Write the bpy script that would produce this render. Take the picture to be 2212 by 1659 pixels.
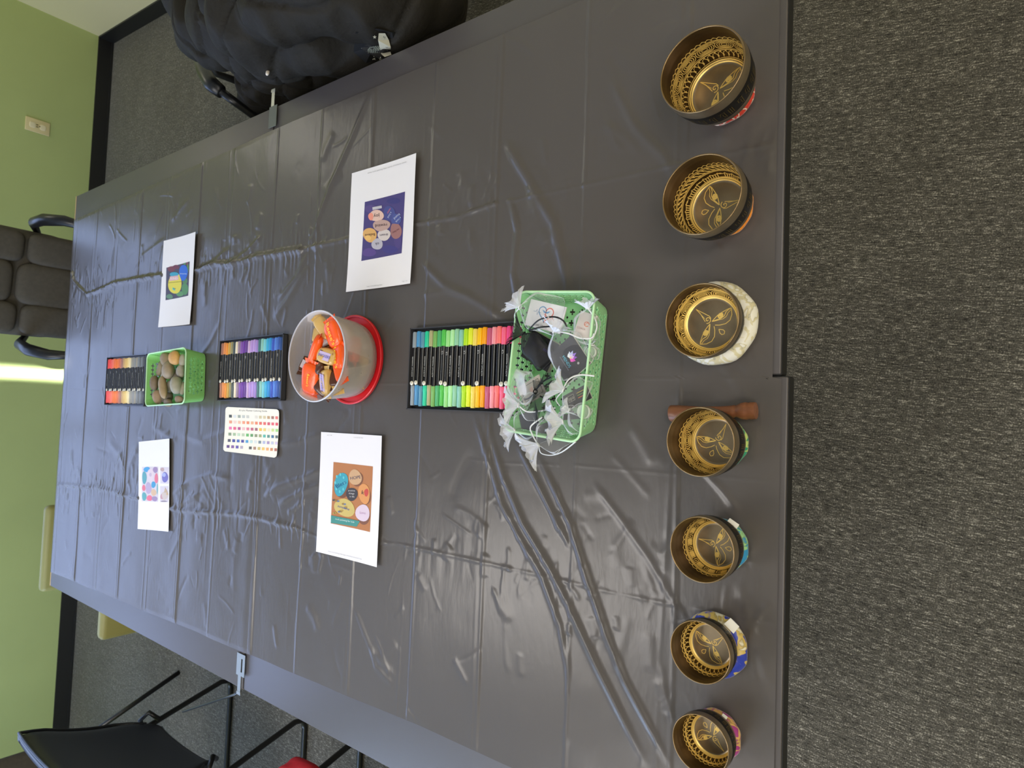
import bpy, bmesh, math, random
import numpy as np
from mathutils import Vector, Matrix, Euler
random.seed(7); rng = np.random.default_rng(5)
PI = math.pi
for o in list(bpy.data.objects): bpy.data.objects.remove(o)
scn = bpy.context.scene
COL = scn.collection

# ---------------------------------------------------------------- camera
CAM = np.array([-0.024, -1.5649, 1.6838])
CR = np.array([0.9984, 0.0040, 0.0565]); CF = np.array([0.0428, 0.5996, -0.7991])
CF /= np.linalg.norm(CF); CR -= CF*(CR@CF); CR /= np.linalg.norm(CR); CU = np.cross(CR, CF)
FPX = 1365.75
cd = bpy.data.cameras.new('camera'); cam = bpy.data.objects.new('camera', cd); COL.objects.link(cam)
cd.sensor_fit = 'HORIZONTAL'; cd.sensor_width = 36; cd.lens = 36*FPX/2212; cd.clip_start = 0.02
m = Matrix.Identity(4)
for i, ax in enumerate((-CU, CR, -CF)):
    for j in range(3): m[j][i] = ax[j]
for j in range(3): m[j][3] = CAM[j]
cam.matrix_world = m
cd.dof.use_dof = True; cd.dof.focus_distance = 1.15; cd.dof.aperture_fstop = 9
scn.camera = cam

# ---------------------------------------------------------------- world, lights, exposure
scn.view_settings.view_transform = 'Standard'; scn.view_settings.look = 'None'
scn.view_settings.gamma = 1; scn.view_settings.use_curve_mapping = False
scn.view_settings.exposure = 0.0
w = bpy.data.worlds.new('world'); scn.world = w; w.use_nodes = True
bg = w.node_tree.nodes['Background']; bg.inputs[0].default_value = (.62, .75, 1.0, 1); bg.inputs[1].default_value = 1.0

def area_light(name, loc, direction, sx, sy, power, col, spread=PI):
    l = bpy.data.lights.new(name, 'AREA'); l.shape = 'RECTANGLE'; l.size = sx; l.size_y = sy
    l.energy = power; l.color = col; l.spread = spread
    o = bpy.data.objects.new(name, l); COL.objects.link(o); o.location = loc
    o.rotation_euler = Vector(direction).to_track_quat('-Z', 'Y').to_euler(); return o
# daylight through the two windows (lamps stand outside the panes)
WFX0, WFX1, WZ0, WZ1 = -3.0, 1.15, 1.0, 2.6       # window in the far wall
WLY0, WLY1 = -.4, 2.7                            # window in the left wall
area_light('daylight_far', ((WFX0+WFX1)/2, 3.42, (WZ0+WZ1)/2), (0, -1, 0), WFX1-WFX0, WZ1-WZ0, 50, (.36, .51, 1.0))
area_light('daylight_left', (-3.42, (WLY0+WLY1)/2, (WZ0+WZ1)/2), (1, 0, 0), WLY1-WLY0, WZ1-WZ0, 120, (.50, .68, 1.0))
# slit of sunlight falling on the far wall from behind the camera
area_light('sun_slit', (.10, -3.2, 2.47), (0, 1, -.328), .045, .45, .7, (.92, 1, .95), spread=math.radians(.8))
LAMP_POWER = 9.3

# ---------------------------------------------------------------- helpers
def lin(c):
    c = [x/255 for x in c[:3]]
    return tuple([x/12.92 if x <= .04045 else ((x+.055)/1.055)**2.4 for x in c]) + (1.,)
def at(X, Y, z):
    d = CF + (829.5-Y)/FPX*CR + (1106-X)/FPX*CU
    return CAM + d*(z-CAM[2])/d[2]
def atxy(X, Y, z): p = at(X, Y, z); return float(p[0]), float(p[1])
def atv(X, Y, z): return Vector([float(v) for v in at(X, Y, z)])

MATS = {}
def mat(name, col=(128,128,128), rough=.5, metal=0., spec=.5, noise=None, bump=None, emis=None, trans=None, objcol=False, attr=None, coat=0., sheen=0., stretch=(1,1,1), linear=False):
    """noise=(scale, amount) colour variation, bump=(scale, strength, distance), trans=(alpha) see-through share"""
    if name in MATS: return MATS[name]
    M = bpy.data.materials.new(name); M.use_nodes = True; nt = M.node_tree; N = nt.nodes; L = nt.links
    b = N['Principled BSDF']; c = col if linear else lin(col)
    b.inputs['Base Color'].default_value = c; b.inputs['Roughness'].default_value = rough
    b.inputs['Metallic'].default_value = metal; b.inputs['Specular IOR Level'].default_value = spec
    b.inputs['Coat Weight'].default_value = coat; b.inputs['Sheen Weight'].default_value = sheen
    src = None
    if objcol:
        oi = N.new('ShaderNodeObjectInfo'); src = oi.outputs['Color']; L.new(src, b.inputs['Base Color'])
    if attr:
        a = N.new('ShaderNodeVertexColor'); a.layer_name = attr; src = a.outputs['Color']; L.new(src, b.inputs['Base Color'])
    tc = mp = None
    if noise or bump:
        tc = N.new('ShaderNodeTexCoord'); mp = N.new('ShaderNodeMapping'); L.new(tc.outputs['Object'], mp.inputs[0])
        mp.inputs['Scale'].default_value = stretch
    if noise:
        n = N.new('ShaderNodeTexNoise'); n.inputs['Scale'].default_value = noise[0]; n.inputs['Detail'].default_value = 5
        L.new(mp.outputs[0], n.inputs[0])
        r = N.new('ShaderNodeMapRange'); r.inputs[1].default_value = .3; r.inputs[2].default_value = .7
        r.inputs[3].default_value = 1-noise[1]; r.inputs[4].default_value = 1+noise[1]; L.new(n.outputs[0], r.inputs[0])
        mx = N.new('ShaderNodeMix'); mx.data_type = 'RGBA'; mx.blend_type = 'MULTIPLY'; mx.inputs[0].default_value = 1
        if src: L.new(src, mx.inputs[6])
        else: mx.inputs[6].default_value = c
        L.new(r.outputs[0], mx.inputs[7]); L.new(mx.outputs[2], b.inputs['Base Color'])
    if bump:
        n = N.new('ShaderNodeTexNoise'); n.inputs['Scale'].default_value = bump[0]; n.inputs['Detail'].default_value = 4
        L.new(mp.outputs[0], n.inputs[0]); bp = N.new('ShaderNodeBump'); bp.inputs['Strength'].default_value = bump[1]
        bp.inputs['Distance'].default_value = bump[2]; L.new(n.outputs[0], bp.inputs['Height']); L.new(bp.outputs[0], b.inputs['Normal'])
    if emis:
        b.inputs['Emission Color'].default_value = lin(emis[0]); b.inputs['Emission Strength'].default_value = emis[1]
    if trans is not None:
        out = N['Material Output']; t = N.new('ShaderNodeBsdfTransparent'); mx = N.new('ShaderNodeMixShader')
        lw = N.new('ShaderNodeFresnel'); lw.inputs[0].default_value = 1.3
        ad = N.new('ShaderNodeMath'); ad.operation = 'MULTIPLY_ADD'; ad.inputs[1].default_value = .6; ad.inputs[2].default_value = 1-trans; ad.use_clamp = True
        L.new(lw.outputs[0], ad.inputs[0]); L.new(ad.outputs[0], mx.inputs[0])
        L.new(t.outputs[0], mx.inputs[1]); L.new(b.outputs[0], mx.inputs[2]); L.new(mx.outputs[0], out.inputs[0])
    MATS[name] = M; return M

class MB:
    """collects geometry, build() links it as ONE mesh object"""
    def __init__(s): s.v = []; s.f = []; s.c = []; s.mi = []; s.cur = (1,1,1,1); s.m = 0; s.T = None
    def add(s, vs, fs):
        b = len(s.v)
        if s.T is not None: vs = [s.T @ Vector(v) for v in vs]
        s.v += [tuple(v) for v in vs]
        for f in fs: s.f.append([b+i for i in f]); s.c.append(s.cur); s.mi.append(s.m)
        return s
    def box(s, c, d, R=None, bev=0):
        if bev:
            bm = bmesh.new(); bmesh.ops.create_cube(bm, size=1)
            for v in bm.verts: v.co = Vector((v.co.x*d[0], v.co.y*d[1], v.co.z*d[2]))
            bmesh.ops.bevel(bm, geom=bm.edges[:], offset=bev, segments=3, profile=.5, affect='EDGES')
            vs = [v.co.copy() for v in bm.verts]; fs = [[v.index for v in f.verts] for f in bm.faces]; bm.free()
        else:
            vs = [Vector((x*d[0]/2, y*d[1]/2, z*d[2]/2)) for x in (-1,1) for y in (-1,1) for z in (-1,1)]
            fs = [(0,1,3,2),(4,6,7,5),(0,4,5,1),(2,3,7,6),(0,2,6,4),(1,5,7,3)]
        if R is not None: vs = [R @ v for v in vs]
        c = Vector(c); return s.add([v+c for v in vs], fs)
    def sweep(s, pts, r, n=8, closed=False, caps=True, flat=1.0):
        pts = [Vector(p) for p in pts]; N = len(pts); R = r if hasattr(r, '__len__') else [r]*N
        vs = []; up = None
        for i, p in enumerate(pts):
            a = pts[i-1] if (i > 0 or closed) else p; b = pts[(i+1) % N] if (i < N-1 or closed) else p
            t = (b-a).normalized()
            if up is None: up = Vector((0,0,1)) if abs(t.z) < .9 else Vector((1,0,0))
            x = t.cross(up).normalized(); y = x.cross(t).normalized(); up = y
            for k in range(n):
                an = 2*PI*k/n; vs.append(p + x*math.cos(an)*R[i] + y*math.sin(an)*R[i]*flat)
        fs = []
        for i in range(N if closed else N-1):
            j = (i+1) % N
            for k in range(n): fs.append((i*n+k, i*n+(k+1) % n, j*n+(k+1) % n, j*n+k))
        if caps and not closed: fs += [tuple(range(n-1, -1, -1)), tuple(range((N-1)*n, N*n))]
        return s.add(vs, fs)
    def lathe(s, prof, n=32, c=(0,0,0), caps=False, axis=None):
        vs = []; c = Vector(c)
        for r, z in prof:
            for k in range(n): a = 2*PI*k/n; vs.append(Vector((r*math.cos(a), r*math.sin(a), z)))
        if axis is not None: Q = Vector((0,0,1)).rotation_difference(Vector(axis)); vs = [Q @ v for v in vs]
        vs = [v+c for v in vs]; m_ = len(prof)
        fs = [(i*n+k, i*n+(k+1) % n, (i+1)*n+(k+1) % n, (i+1)*n+k) for i in range(m_-1) for k in range(n)]
        if caps: fs += [tuple(range(n-1, -1, -1)), tuple(range((m_-1)*n, m_*n))]
        return s.add(vs, fs)
    def puff(s, c, d, e=.5, R=None, nu=24, nv=14, wob=0, seed=0):
        """super-ellipsoid, full size d, small e = boxy"""
        vs = []; sg = lambda x, p: math.copysign(abs(x)**p, x); rr = random.Random(seed)
        ph = [rr.uniform(0, 6.28) for _ in range(6)]
        for i in range(nv+1):
            la = -PI/2+PI*i/nv
            for k in range(nu):
                lo = 2*PI*k/nu
                v = Vector((sg(math.cos(la), e)*sg(math.cos(lo), e), sg(math.cos(la), e)*sg(math.sin(lo), e), sg(math.sin(la), e)))
                if wob: v *= 1+wob*(math.sin(3*v.x+ph[0])*math.sin(2.3*v.y+ph[1])+.6*math.sin(4*v.z+2*v.y+ph[2]))
                v = Vector((v.x*d[0]/2, v.y*d[1]/2, v.z*d[2]/2))
                if R is not None: v = R @ v
                vs.append(v+Vector(c))
        fs = [(i*nu+k, i*nu+(k+1) % nu, (i+1)*nu+(k+1) % nu, (i+1)*nu+k) for i in range(nv) for k in range(nu)]
        return s.add(vs, fs)
    def build(s, name, ms, parent=None, smooth=True, color=False, auto=None):
        me = bpy.data.meshes.new(name); me.from_pydata(s.v, [], s.f); me.update()
        ms = ms if isinstance(ms, (list, tuple)) else [ms]
        for M in ms: me.materials.append(M)
        if len(ms) > 1: me.polygons.foreach_set('material_index', s.mi)
        if color:
            ca = me.color_attributes.new('Col', 'FLOAT_COLOR', 'CORNER')
            ls = np.array([len(f) for f in s.f]); ca.data.foreach_set('color', np.repeat(np.array(s.c, dtype=np.float32), ls, axis=0).ravel())
        if smooth:
            me.polygons.foreach_set('use_smooth', [True]*len(me.polygons))
            if auto: me.set_sharp_from_angle(angle=math.radians(auto))
        o = bpy.data.objects.new(name, me); COL.objects.link(o)
        if parent: o.parent = parent
        return o
def tag(o, label=None, cat=None, group=None, kind=None):
    for k, v in (('label', label), ('category', cat), ('group', group), ('kind', kind)):
        if v: o[k] = v
    return o
def empty(name, loc, rz=0, **kw):
    o = bpy.data.objects.new(name, None); COL.objects.link(o); o.location = loc; o.rotation_euler = (0,0,rz)
    o.empty_display_size = .05
    return tag(o, **kw)
def Rz(a): return Matrix.Rotation(a, 3, 'Z')
def frame(x, y):        # 3x3 matrix from two axis directions
    x = Vector(x).normalized(); z = x.cross(Vector(y)).normalized(); y = z.cross(x)
    return Matrix((x, y, z)).transposed()
_txt = {}
def text_geo(body, size):
    """flat outlines of a line of text, centred, as (verts2d, faces)"""
    if body not in _txt:
        c = bpy.data.curves.new('t', 'FONT'); c.body = body; c.size = 1; c.align_x = 'CENTER'; c.align_y = 'CENTER'; c.resolution_u = 2
        o = bpy.data.objects.new('t', c); COL.objects.link(o)
        bpy.context.view_layer.update()
        me = bpy.data.meshes.new_from_object(o.evaluated_get(bpy.context.evaluated_depsgraph_get()))
        _txt[body] = ([(v.co.x, v.co.y) for v in me.vertices], [tuple(p.vertices) for p in me.polygons])
        bpy.data.objects.remove(o); bpy.data.meshes.remove(me); bpy.data.curves.remove(c)
    v, f = _txt[body]; return [(x*size, y*size) for x, y in v], f
def perforated(outline, holes, t):
    """flat sheet with holes (2D lists), thickness t -> verts, faces"""
    c = bpy.data.curves.new('p', 'CURVE'); c.dimensions = '2D'; c.fill_mode = 'BOTH'; c.extrude = t/2
    for pl in [outline]+holes:
        sp = c.splines.new('POLY'); sp.points.add(len(pl)-1); sp.use_cyclic_u = True
        for p, q in zip(sp.points, pl): p.co = (q[0], q[1], 0, 1)
    o = bpy.data.objects.new('p', c); COL.objects.link(o); bpy.context.view_layer.update()
    me = bpy.data.meshes.new_from_object(o.evaluated_get(bpy.context.evaluated_depsgraph_get()))
    r = ([tuple(v.co) for v in me.vertices], [tuple(p.vertices) for p in me.polygons])
    bpy.data.objects.remove(o); bpy.data.meshes.remove(me); bpy.data.curves.remove(c); return r

# ---------------------------------------------------------------- materials
green_wall = mat('green_wall_paint', (186, 198, 130), .45, noise=(3, .03), bump=(260, .12, .001))
cream_wall = mat('cream_wall_paint', (250, 236, 188), .6, bump=(260, .12, .001))
white_paint = mat('ceiling_paint', (225, 225, 220), .8)
black_vinyl = mat('black_vinyl', (34, 33, 32), .5)
black_laminate = mat('black_laminate', (80, 76, 77), .36, spec=.5, bump=(900, .08, .0005))
black_edge = mat('black_edge_band', (22, 22, 23), .5)
maple = mat('maple_edge', (196, 160, 96), .5)
chair_leather = mat('black_leather', (32, 34, 41), .34, spec=.6, bump=(320, .15, .001))
chair_fabric = mat('charcoal_upholstery', (76, 70, 60), .75, noise=(60, .12), bump=(300, .2, .001))
black_plastic = mat('black_plastic', (26, 26, 28), .32)
black_steel = mat('black_steel_tube', (20, 20, 21), .3, spec=.6)
olive = mat('olive_laminate', (150, 146, 88), .45, noise=(9, .05))
chrome = mat('brushed_steel', (170, 172, 168), .35, metal=.9)

def carpet_material():
    M = bpy.data.materials.new('heathered_carpet'); M.use_nodes = True; nt = M.node_tree; N = nt.nodes; L = nt.links
    b = N['Principled BSDF']; b.inputs['Roughness'].default_value = .95; b.inputs['Specular IOR Level'].default_value = .1; b.inputs['Sheen Weight'].default_value = .45; b.inputs['Sheen Roughness'].default_value = .4; b.inputs['Sheen Tint'].default_value = (1, .9, .7, 1)
    tc = N.new('ShaderNodeTexCoord'); mp = N.new('ShaderNodeMapping'); mp.inputs['Rotation'].default_value = (0, 0, .12)
    L.new(tc.outputs['Object'], mp.inputs[0])
    def noise(sc, stx, sty, det=3):
        m2 = N.new('ShaderNodeMapping'); m2.inputs['Scale'].default_value = (stx, sty, 1); L.new(mp.outputs[0], m2.inputs[0])
        n = N.new('ShaderNodeTexNoise'); n.inputs['Scale'].default_value = sc; n.inputs['Detail'].default_value = det; L.new(m2.outputs[0], n.inputs[0]); return n
    a = noise(135, 2.4, .42, 3); c = noise(330, 1, 1, 2); d = noise(30, 3.2, .35, 2); e = noise(2.2, 1, 1, 2)
    r = N.new('ShaderNodeMapRange'); r.inputs[1].default_value = .36; r.inputs[2].default_value = .68
    s1 = N.new('ShaderNodeMath'); s1.operation = 'MULTIPLY_ADD'; s1.inputs[1].default_value = .45; L.new(a.outputs[0], s1.inputs[0])
    s2 = N.new('ShaderNodeMath'); s2.operation = 'MULTIPLY'; s2.inputs[1].default_value = .4; L.new(c.outputs[0], s2.inputs[0]); L.new(s2.outputs[0], s1.inputs[2])
    s3 = N.new('ShaderNodeMath'); s3.operation = 'MULTIPLY_ADD'; s3.inputs[1].default_value = .15; L.new(d.outputs[0], s3.inputs[0]); L.new(s1.outputs[0], s3.inputs[2])
    L.new(s3.outputs[0], r.inputs[0])
    cr = N.new('ShaderNodeValToRGB'); cr.color_ramp.elements[0].color = lin((40, 39, 36)); cr.color_ramp.elements[1].color = lin((184, 179, 166))
    k = cr.color_ramp.elements.new(.55); k.color = lin((92, 89, 82)); L.new(r.outputs[0], cr.inputs[0])
    mx = N.new('ShaderNodeMix'); mx.data_type = 'RGBA'; mx.blend_type = 'MULTIPLY'; mx.inputs[0].default_value = 1
    r2 = N.new('ShaderNodeMapRange'); r2.inputs[1].default_value = .35; r2.inputs[2].default_value = .65; r2.inputs[3].default_value = .9; r2.inputs[4].default_value = 1.1
    L.new(e.outputs[0], r2.inputs[0]); L.new(cr.outputs[0], mx.inputs[6]); L.new(r2.outputs[0], mx.inputs[7]); L.new(mx.outputs[2], b.inputs['Base Color'])
    bp = N.new('ShaderNodeBump'); bp.inputs['Strength'].default_value = .6; bp.inputs['Distance'].default_value = .003
    L.new(s1.outputs[0], bp.inputs['Height']); L.new(bp.outputs[0], b.inputs['Normal']); return M
carpet = carpet_material()

# ---------------------------------------------------------------- room
FY = 3.2; LX = -3.2; BY = -3.6; CZ = 2.75
def struct(name, mb, M, smooth=False): return tag(mb.build(name, M, smooth=smooth), kind='structure')
g = MB(); g.add([(-3.5, -3.8, 0), (3.2, -3.8, 0), (3.2, 3.4, 0), (-3.5, 3.4, 0)], [(0,1,2,3)]); struct('floor', g, carpet)
g = MB(); g.box((-.2, -.2, CZ+.05), (6.8, 7.4, .1)); struct('ceiling', g, white_paint)
g = MB()                                                                    # far wall with the window opening
for x0, x1, z0, z1 in ((LX-.12, WFX0, 0, CZ), (WFX1, 2.5, 0, CZ), (WFX0, WFX1, 0, WZ0), (WFX0, WFX1, WZ1, CZ)):
    g.box(((x0+x1)/2, FY+.06, (z0+z1)/2), (x1-x0, .12, z1-z0))
struct('wall_far', g, green_wall)
g = MB()
for y0, y1, z0, z1 in ((BY, WLY0, 0, CZ), (WLY1, FY, 0, CZ), (WLY0, WLY1, 0, WZ0), (WLY0, WLY1, WZ1, CZ)):
    g.box((LX-.06, (y0+y1)/2, (z0+z1)/2), (.12, y1-y0, z1-z0))
struct('wall_left', g, green_wall)
RW = lambda y: 2.381+(y-3.2)*.0787                                          # the right wall runs slightly askew
g = MB(); y0, y1 = BY-.1, FY
g.add([(RW(y0), y0, 0), (RW(y1), y1, 0), (RW(y1), y1, CZ), (RW(y0), y0, CZ), (RW(y0)+.12, y0, 0), (RW(y1)+.12, y1, 0), (RW(y1)+.12, y1, CZ), (RW(y0)+.12, y0, CZ)],
      [(0,3,2,1),(4,5,6,7),(3,7,6,2),(0,1,5,4),(0,4,7,3),(1,2,6,5)]); struct('wall_right', g, cream_wall)
g = MB(); g.box((-.3, BY-.06, CZ/2), (6.2, .12, CZ)); struct('wall_back', g, cream_wall)
g = MB(); bh = .088
g.box(((LX+2.38)/2, FY-.005, bh/2), (2.38-LX, .010, bh)); g.box(((LX+2.38)/2, FY-.011, .006), (2.38-LX, .014, .012)); struct('baseboard_far', g, black_vinyl)
g = MB(); a, b = FY-.012, BY
g.add([(RW(a)-.010, a, 0), (RW(b)-.010, b, 0), (RW(b)-.010, b, bh), (RW(a)-.010, a, bh), (RW(a), a, bh), (RW(b), b, bh)], [(0,1,2,3),(3,2,5,4)]); struct('baseboard_right', g, black_vinyl)
g = MB(); g.box((LX+.005, (BY+FY-.02)/2, bh/2), (.010, FY-.02-BY, bh)); struct('baseboard_left', g, black_vinyl)
g = MB(); g.box((-.6, BY+.005, bh/2), (5, .010, bh)); struct('baseboard_back', g, black_vinyl)
win_frame = mat('window_frame_paint', (205, 205, 200), .4); pane_glass = mat('window_glass', (235, 245, 250), .02, trans=.93)
for n, horiz in ((1, True), (2, False)):
    a0, a1 = (WFX0, WFX1) if horiz else (WLY0, WLY1); g = MB(); ps = []
    def bar(c0, c1, z0, z1, tk=.06):
        cc, dd = (c0+c1)/2, c1-c0
        if horiz: g.box((cc, FY+.06, (z0+z1)/2), (dd, tk, z1-z0))
        else: g.box((LX-.06, cc, (z0+z1)/2), (tk, dd, z1-z0))
    for z in (WZ0, WZ1-.04): bar(a0, a1, z, z+.04)
    for i in range(4):
        c = a0+(a1-a0-.04)*i/3; bar(c, c+.04, WZ0+.04, WZ1-.04)
    wf = g.build('window_%d' % n, win_frame, smooth=False); tag(wf, kind='structure')
    for i in range(3):
        g = MB(); c0 = a0+(a1-a0)*i/3; c1 = a0+(a1-a0)*(i+1)/3
        if horiz: g.box(((c0+c1)/2, FY+.06, (WZ0+WZ1)/2), (c1-c0-.04, .006, WZ1-WZ0-.08))
        else: g.box((LX-.06, (c0+c1)/2, (WZ0+WZ1)/2), (.006, c1-c0-.04, WZ1-WZ0-.08))
        g.build('pane', pane_glass, wf, smooth=False)
# ceiling lights (out of the frame, most of them light the table)
diff = mat('lamp_diffuser', (255, 250, 240), .5, emis=((255, 249, 243), LAMP_POWER)); lamp_frame = mat('lamp_frame', (230,230,228), .4)
for x, y, nm in ((-.95, .35, 'middle'), (-2.2, -.5, 'left'), (-.85, -2.55, 'near left'), (.45, -2.55, 'near'), (2.05, 2.75, 'far right')):
    t = empty('ceiling_light', (x, y, CZ), label='recessed white ceiling light panel, %s part of the room' % nm, cat='light', group='ceiling light panels')
    if x > 1.5: t.scale = (.5, .5, 1)  # small far right panel, added to brighten the cream wall and corner
    g = MB(); g.add([(-.3,-.6,-.012),(.3,-.6,-.012),(.3,.6,-.012),(-.3,.6,-.012)], [(0,3,2,1)]); g.build('diffuser', diff, t, smooth=False)
    g = MB()
    for c, d in (((-.31,0,-.01),(.02,1.24,.02)), ((.31,0,-.01),(.02,1.24,.02)), ((0,-.61,-.01),(.6,.02,.02)), ((0,.61,-.01),(.6,.02,.02))): g.box(c, d)
    g.build('frame', lamp_frame, t, smooth=False)
# wall outlet
ivory = mat('ivory_plastic', (232, 214, 160), .4); slotm = mat('outlet_slot', (60, 50, 40), .6)
t = empty('wall_outlet', (1.647, FY, .388), label='cream double socket outlet plate on the green wall', cat='outlet')
g = MB(); g.box((0, -.004, 0), (.084, .008, .128), bev=.003); g.build('cover_plate', ivory, t, auto=40)
for dz in (.027, -.027):
    g = MB(); g.puff((0, -.008, dz), (.036, .006, .034), .6); s = g.build('socket', mat('ivory_socket', (246, 232, 190), .4), t)
    g = MB(); g.box((-.007, -.0115, .004), (.003, .002, .010)); g.box((.007, -.0115, .004), (.003, .002, .010)); g.box((0, -.0115, -.009), (.005, .002, .005)); g.build('slot', slotm, s, smooth=False)

# ---------------------------------------------------------------- four tables pushed together
TX0, TX1, TXM = -.769, .769, .040
def table(name_lab, x0, x1, y0, y1, zt, band):
    cx, cy = (x0+x1)/2, (y0+y1)/2; t = empty('table', (cx, cy, 0), label=name_lab, cat='table', group='black tables pushed together')
    w_, d_ = x1-x0, y1-y0
    g = MB(); g.box((0, 0, zt-.016), (w_, d_, .030), bev=.002); g.build('tabletop', black_laminate, t, auto=40)
    g = MB()
    for c, d in (((0, -d_/2-.0006, zt-.017), (w_, .0012, .026)), ((0, d_/2+(.003 if band else .0006), zt-.014), (w_, .006 if band else .0012, .026)), ((-w_/2-.0006, 0, zt-.017), (.0012, d_, .026)), ((w_/2+.0006, 0, zt-.017), (.0012, d_, .026))): g.box(c, d)
    g.build('edge_band', maple if band else black_edge, t, smooth=False)
    g = MB()
    for sy in (-1, 1): g.box((0, sy*(d_/2-.34), zt-.055), (w_-.30, .03, .045))
    for sx in (-1, 1): g.box((sx*(w_/2-.16), 0, zt-.055), (.03, d_-.68, .045))
    g.build('apron', black_edge, t, smooth=False)
    for sx in (-1, 1):
        for sy in (-1, 1):
            g = MB(); g.box((sx*(w_/2-.16), sy*(d_/2-.36), (zt-.035)/2), (.045, .045, zt-.035), bev=.006); g.build('leg', black_steel, t, auto=40)
    return t
G = .0018
table('near left table of the four, black top under the smallest singing bowls', TX0, TXM-G, -1.344, -.032, .7490, False)
table('near right table of the four, black top under the two largest bowls', TXM+G, TX1, -1.334, -.032, .7490, False)
table('far left table of the four, black top under the far left paper sheet', TX0, TXM-G, -.030+G, 1.344, .7500, True)
table('far right table of the four, black top with light wood edge by the outlet', TXM+G, TX1, -.030+G, 1.344, .7500, True)

# ---------------------------------------------------------------- tablecloth (height field on the tables)
def seg_dist(PX, PY, pl, sgn=False):
    best = np.full(PX.shape, 9.); tt = np.zeros(PX.shape); L = [0]
    for a, b in zip(pl[:-1], pl[1:]): L.append(L[-1]+math.hypot(b[0]-a[0], b[1]-a[1]))
    for i, (a, b) in enumerate(zip(pl[:-1], pl[1:])):
        dx, dy = b[0]-a[0], b[1]-a[1]; l2 = dx*dx+dy*dy+1e-12
        u = np.clip(((PX-a[0])*dx+(PY-a[1])*dy)/l2, 0, 1); d = np.hypot(PX-a[0]-u*dx, PY-a[1]-u*dy)
        k = d < best
        best = np.where(k, d, best); tt = np.where(k, (L[i]+u*(L[i+1]-L[i]))/L[-1], tt)
    return best, tt
def vnoise(x, y, seed):
    """cheap value noise"""
    r = np.random.default_rng(seed); T = r.random((256, 256)); xi = np.floor(x).astype(int); yi = np.floor(y).astype(int)
    fx = x-xi; fy = y-yi; fx = fx*fx*(3-2*fx); fy = fy*fy*(3-2*fy)
    g_ = lambda a, b: T[a % 256, b % 256]
    return (g_(xi, yi)*(1-fx)+g_(xi+1, yi)*fx)*(1-fy)+(g_(xi, yi+1)*(1-fx)+g_(xi+1, yi+1)*fx)*fy
Y0c, Y1c = -1.336, 1.340; NX, NY = 560, 1080
u = np.linspace(0, 1, NX); v = np.linspace(0, 1, NY); UU, VV = np.meshgrid(u, v)
YY = Y0c+(Y1c-Y0c)*VV
xl = np.interp(YY, [-1.34, -.66, .28, 1.34], [-.650, -.656, -.682, -.715]) + .003*(vnoise(YY*9, YY*0, 3)-.5)
xr = np.interp(YY, [-1.34, -.99, -.12, .5, 1.34], [.712, .708, .705, .690, .672]) + .003*(vnoise(YY*9, YY*0, 4)-.5)
XX = xl+(xr-xl)*UU
YY = YY + np.where(XX > .037, .012, 0)*(1-VV)**8                                 # near hem steps at the table joint
H = np.zeros_like(XX)
H += .0016*(1/(1+np.exp(-(YY+.035)/.006)))                                         # far tables stand slightly proud
H += .0012*(vnoise(XX*9, YY*9, 11)-.5)+.0006*(vnoise(XX*23+5, YY*23, 12)-.5)
for k, yc in enumerate([1.30, 1.105, .91, .735, .53, .338, .151, -.060, -.250, -.445, -.635, -.815, -1.005, -1.188]):   # packing folds across
    pc = yc + .006*(vnoise(XX*3+k*7, YY*0, 20+k)-.5) - (.012*(XX > -9)*0)
    amp = .35+.9*vnoise(XX*4+k*3.1, YY*0, 40+k)
    d = YY-pc; s_ = 1 if k % 2 else -1
    H += amp*(.0015*np.exp(-(d/.0042)**2) + s_*.0011*np.tanh(d/.007)*np.exp(-(d/.05)**2))
    for j in range(2):                                                              # thin companion creases
        if k % 2 == (j+1) % 2 or k == 11:
            off = (.014+.018*j)*(1 if (k+j) % 2 else -1); dd = YY-pc-off-.02*(vnoise(XX*2.2+j, YY*0, 70+k+j)-.5)
            H += .0008*vnoise(XX*5+j*9, YY*0, 90+k+j)*np.exp(-(dd/.0034)**2)
def ridge(pix, amp, wid, kind='fold', taper=True, gather=0, raw=False):
    """pix: polyline in picture pixels, brought onto the cloth plane"""
    global H
    pl = pix if raw else [atxy(a_, b_, .751) for a_, b_ in pix]; xs = [p[0] for p in pl]; ys = [p[1] for p in pl]; mg = max(.03, wid*4, .07 if gather else 0)
    r0, r1 = np.searchsorted(YY[:,0], [min(ys)-mg, max(ys)+mg]); c0, c1 = np.searchsorted(XX[NY//2], [min(xs)-mg-.03, max(xs)+mg+.03])
    sel = (slice(max(r0-1, 0), r1+1), slice(max(c0-1, 0), c1+1))
    if r1 <= r0 or c1 <= c0: return
    px_, py_ = XX[sel], YY[sel]; d, t_ = seg_dist(px_, py_, pl)
    env = np.clip(np.sin(PI*np.clip(t_, .0, 1))*2.2, 0, 1) if taper else 1.
    if kind == 'fold': amp *= .52; wid *= .62
    h = amp*env*np.exp(-(d/wid)**2)
    if kind == 'crease': h *= .55+.9*vnoise(px_*40, py_*40, 5)
    if gather:                                                                     # small pleats fanning out of the crease
        h = h + gather*env*np.exp(-(d/.045)**2)*(vnoise(py_*130+2*px_, px_*9, 6)-.5)*(.3+vnoise(px_*9, py_*9, 8))
    H[sel] += h
L1 = [(157,590),(165,612),(190,637),(215,628),(250,612),(320,600),(425,585),(470,570),(500,572),(560,555),(650,540),(690,530),(760,515),(905,483),(990,468),(1070,440),(1110,432),(1220,410),(1460,357),(1600,325),(1680,312)]
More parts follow.
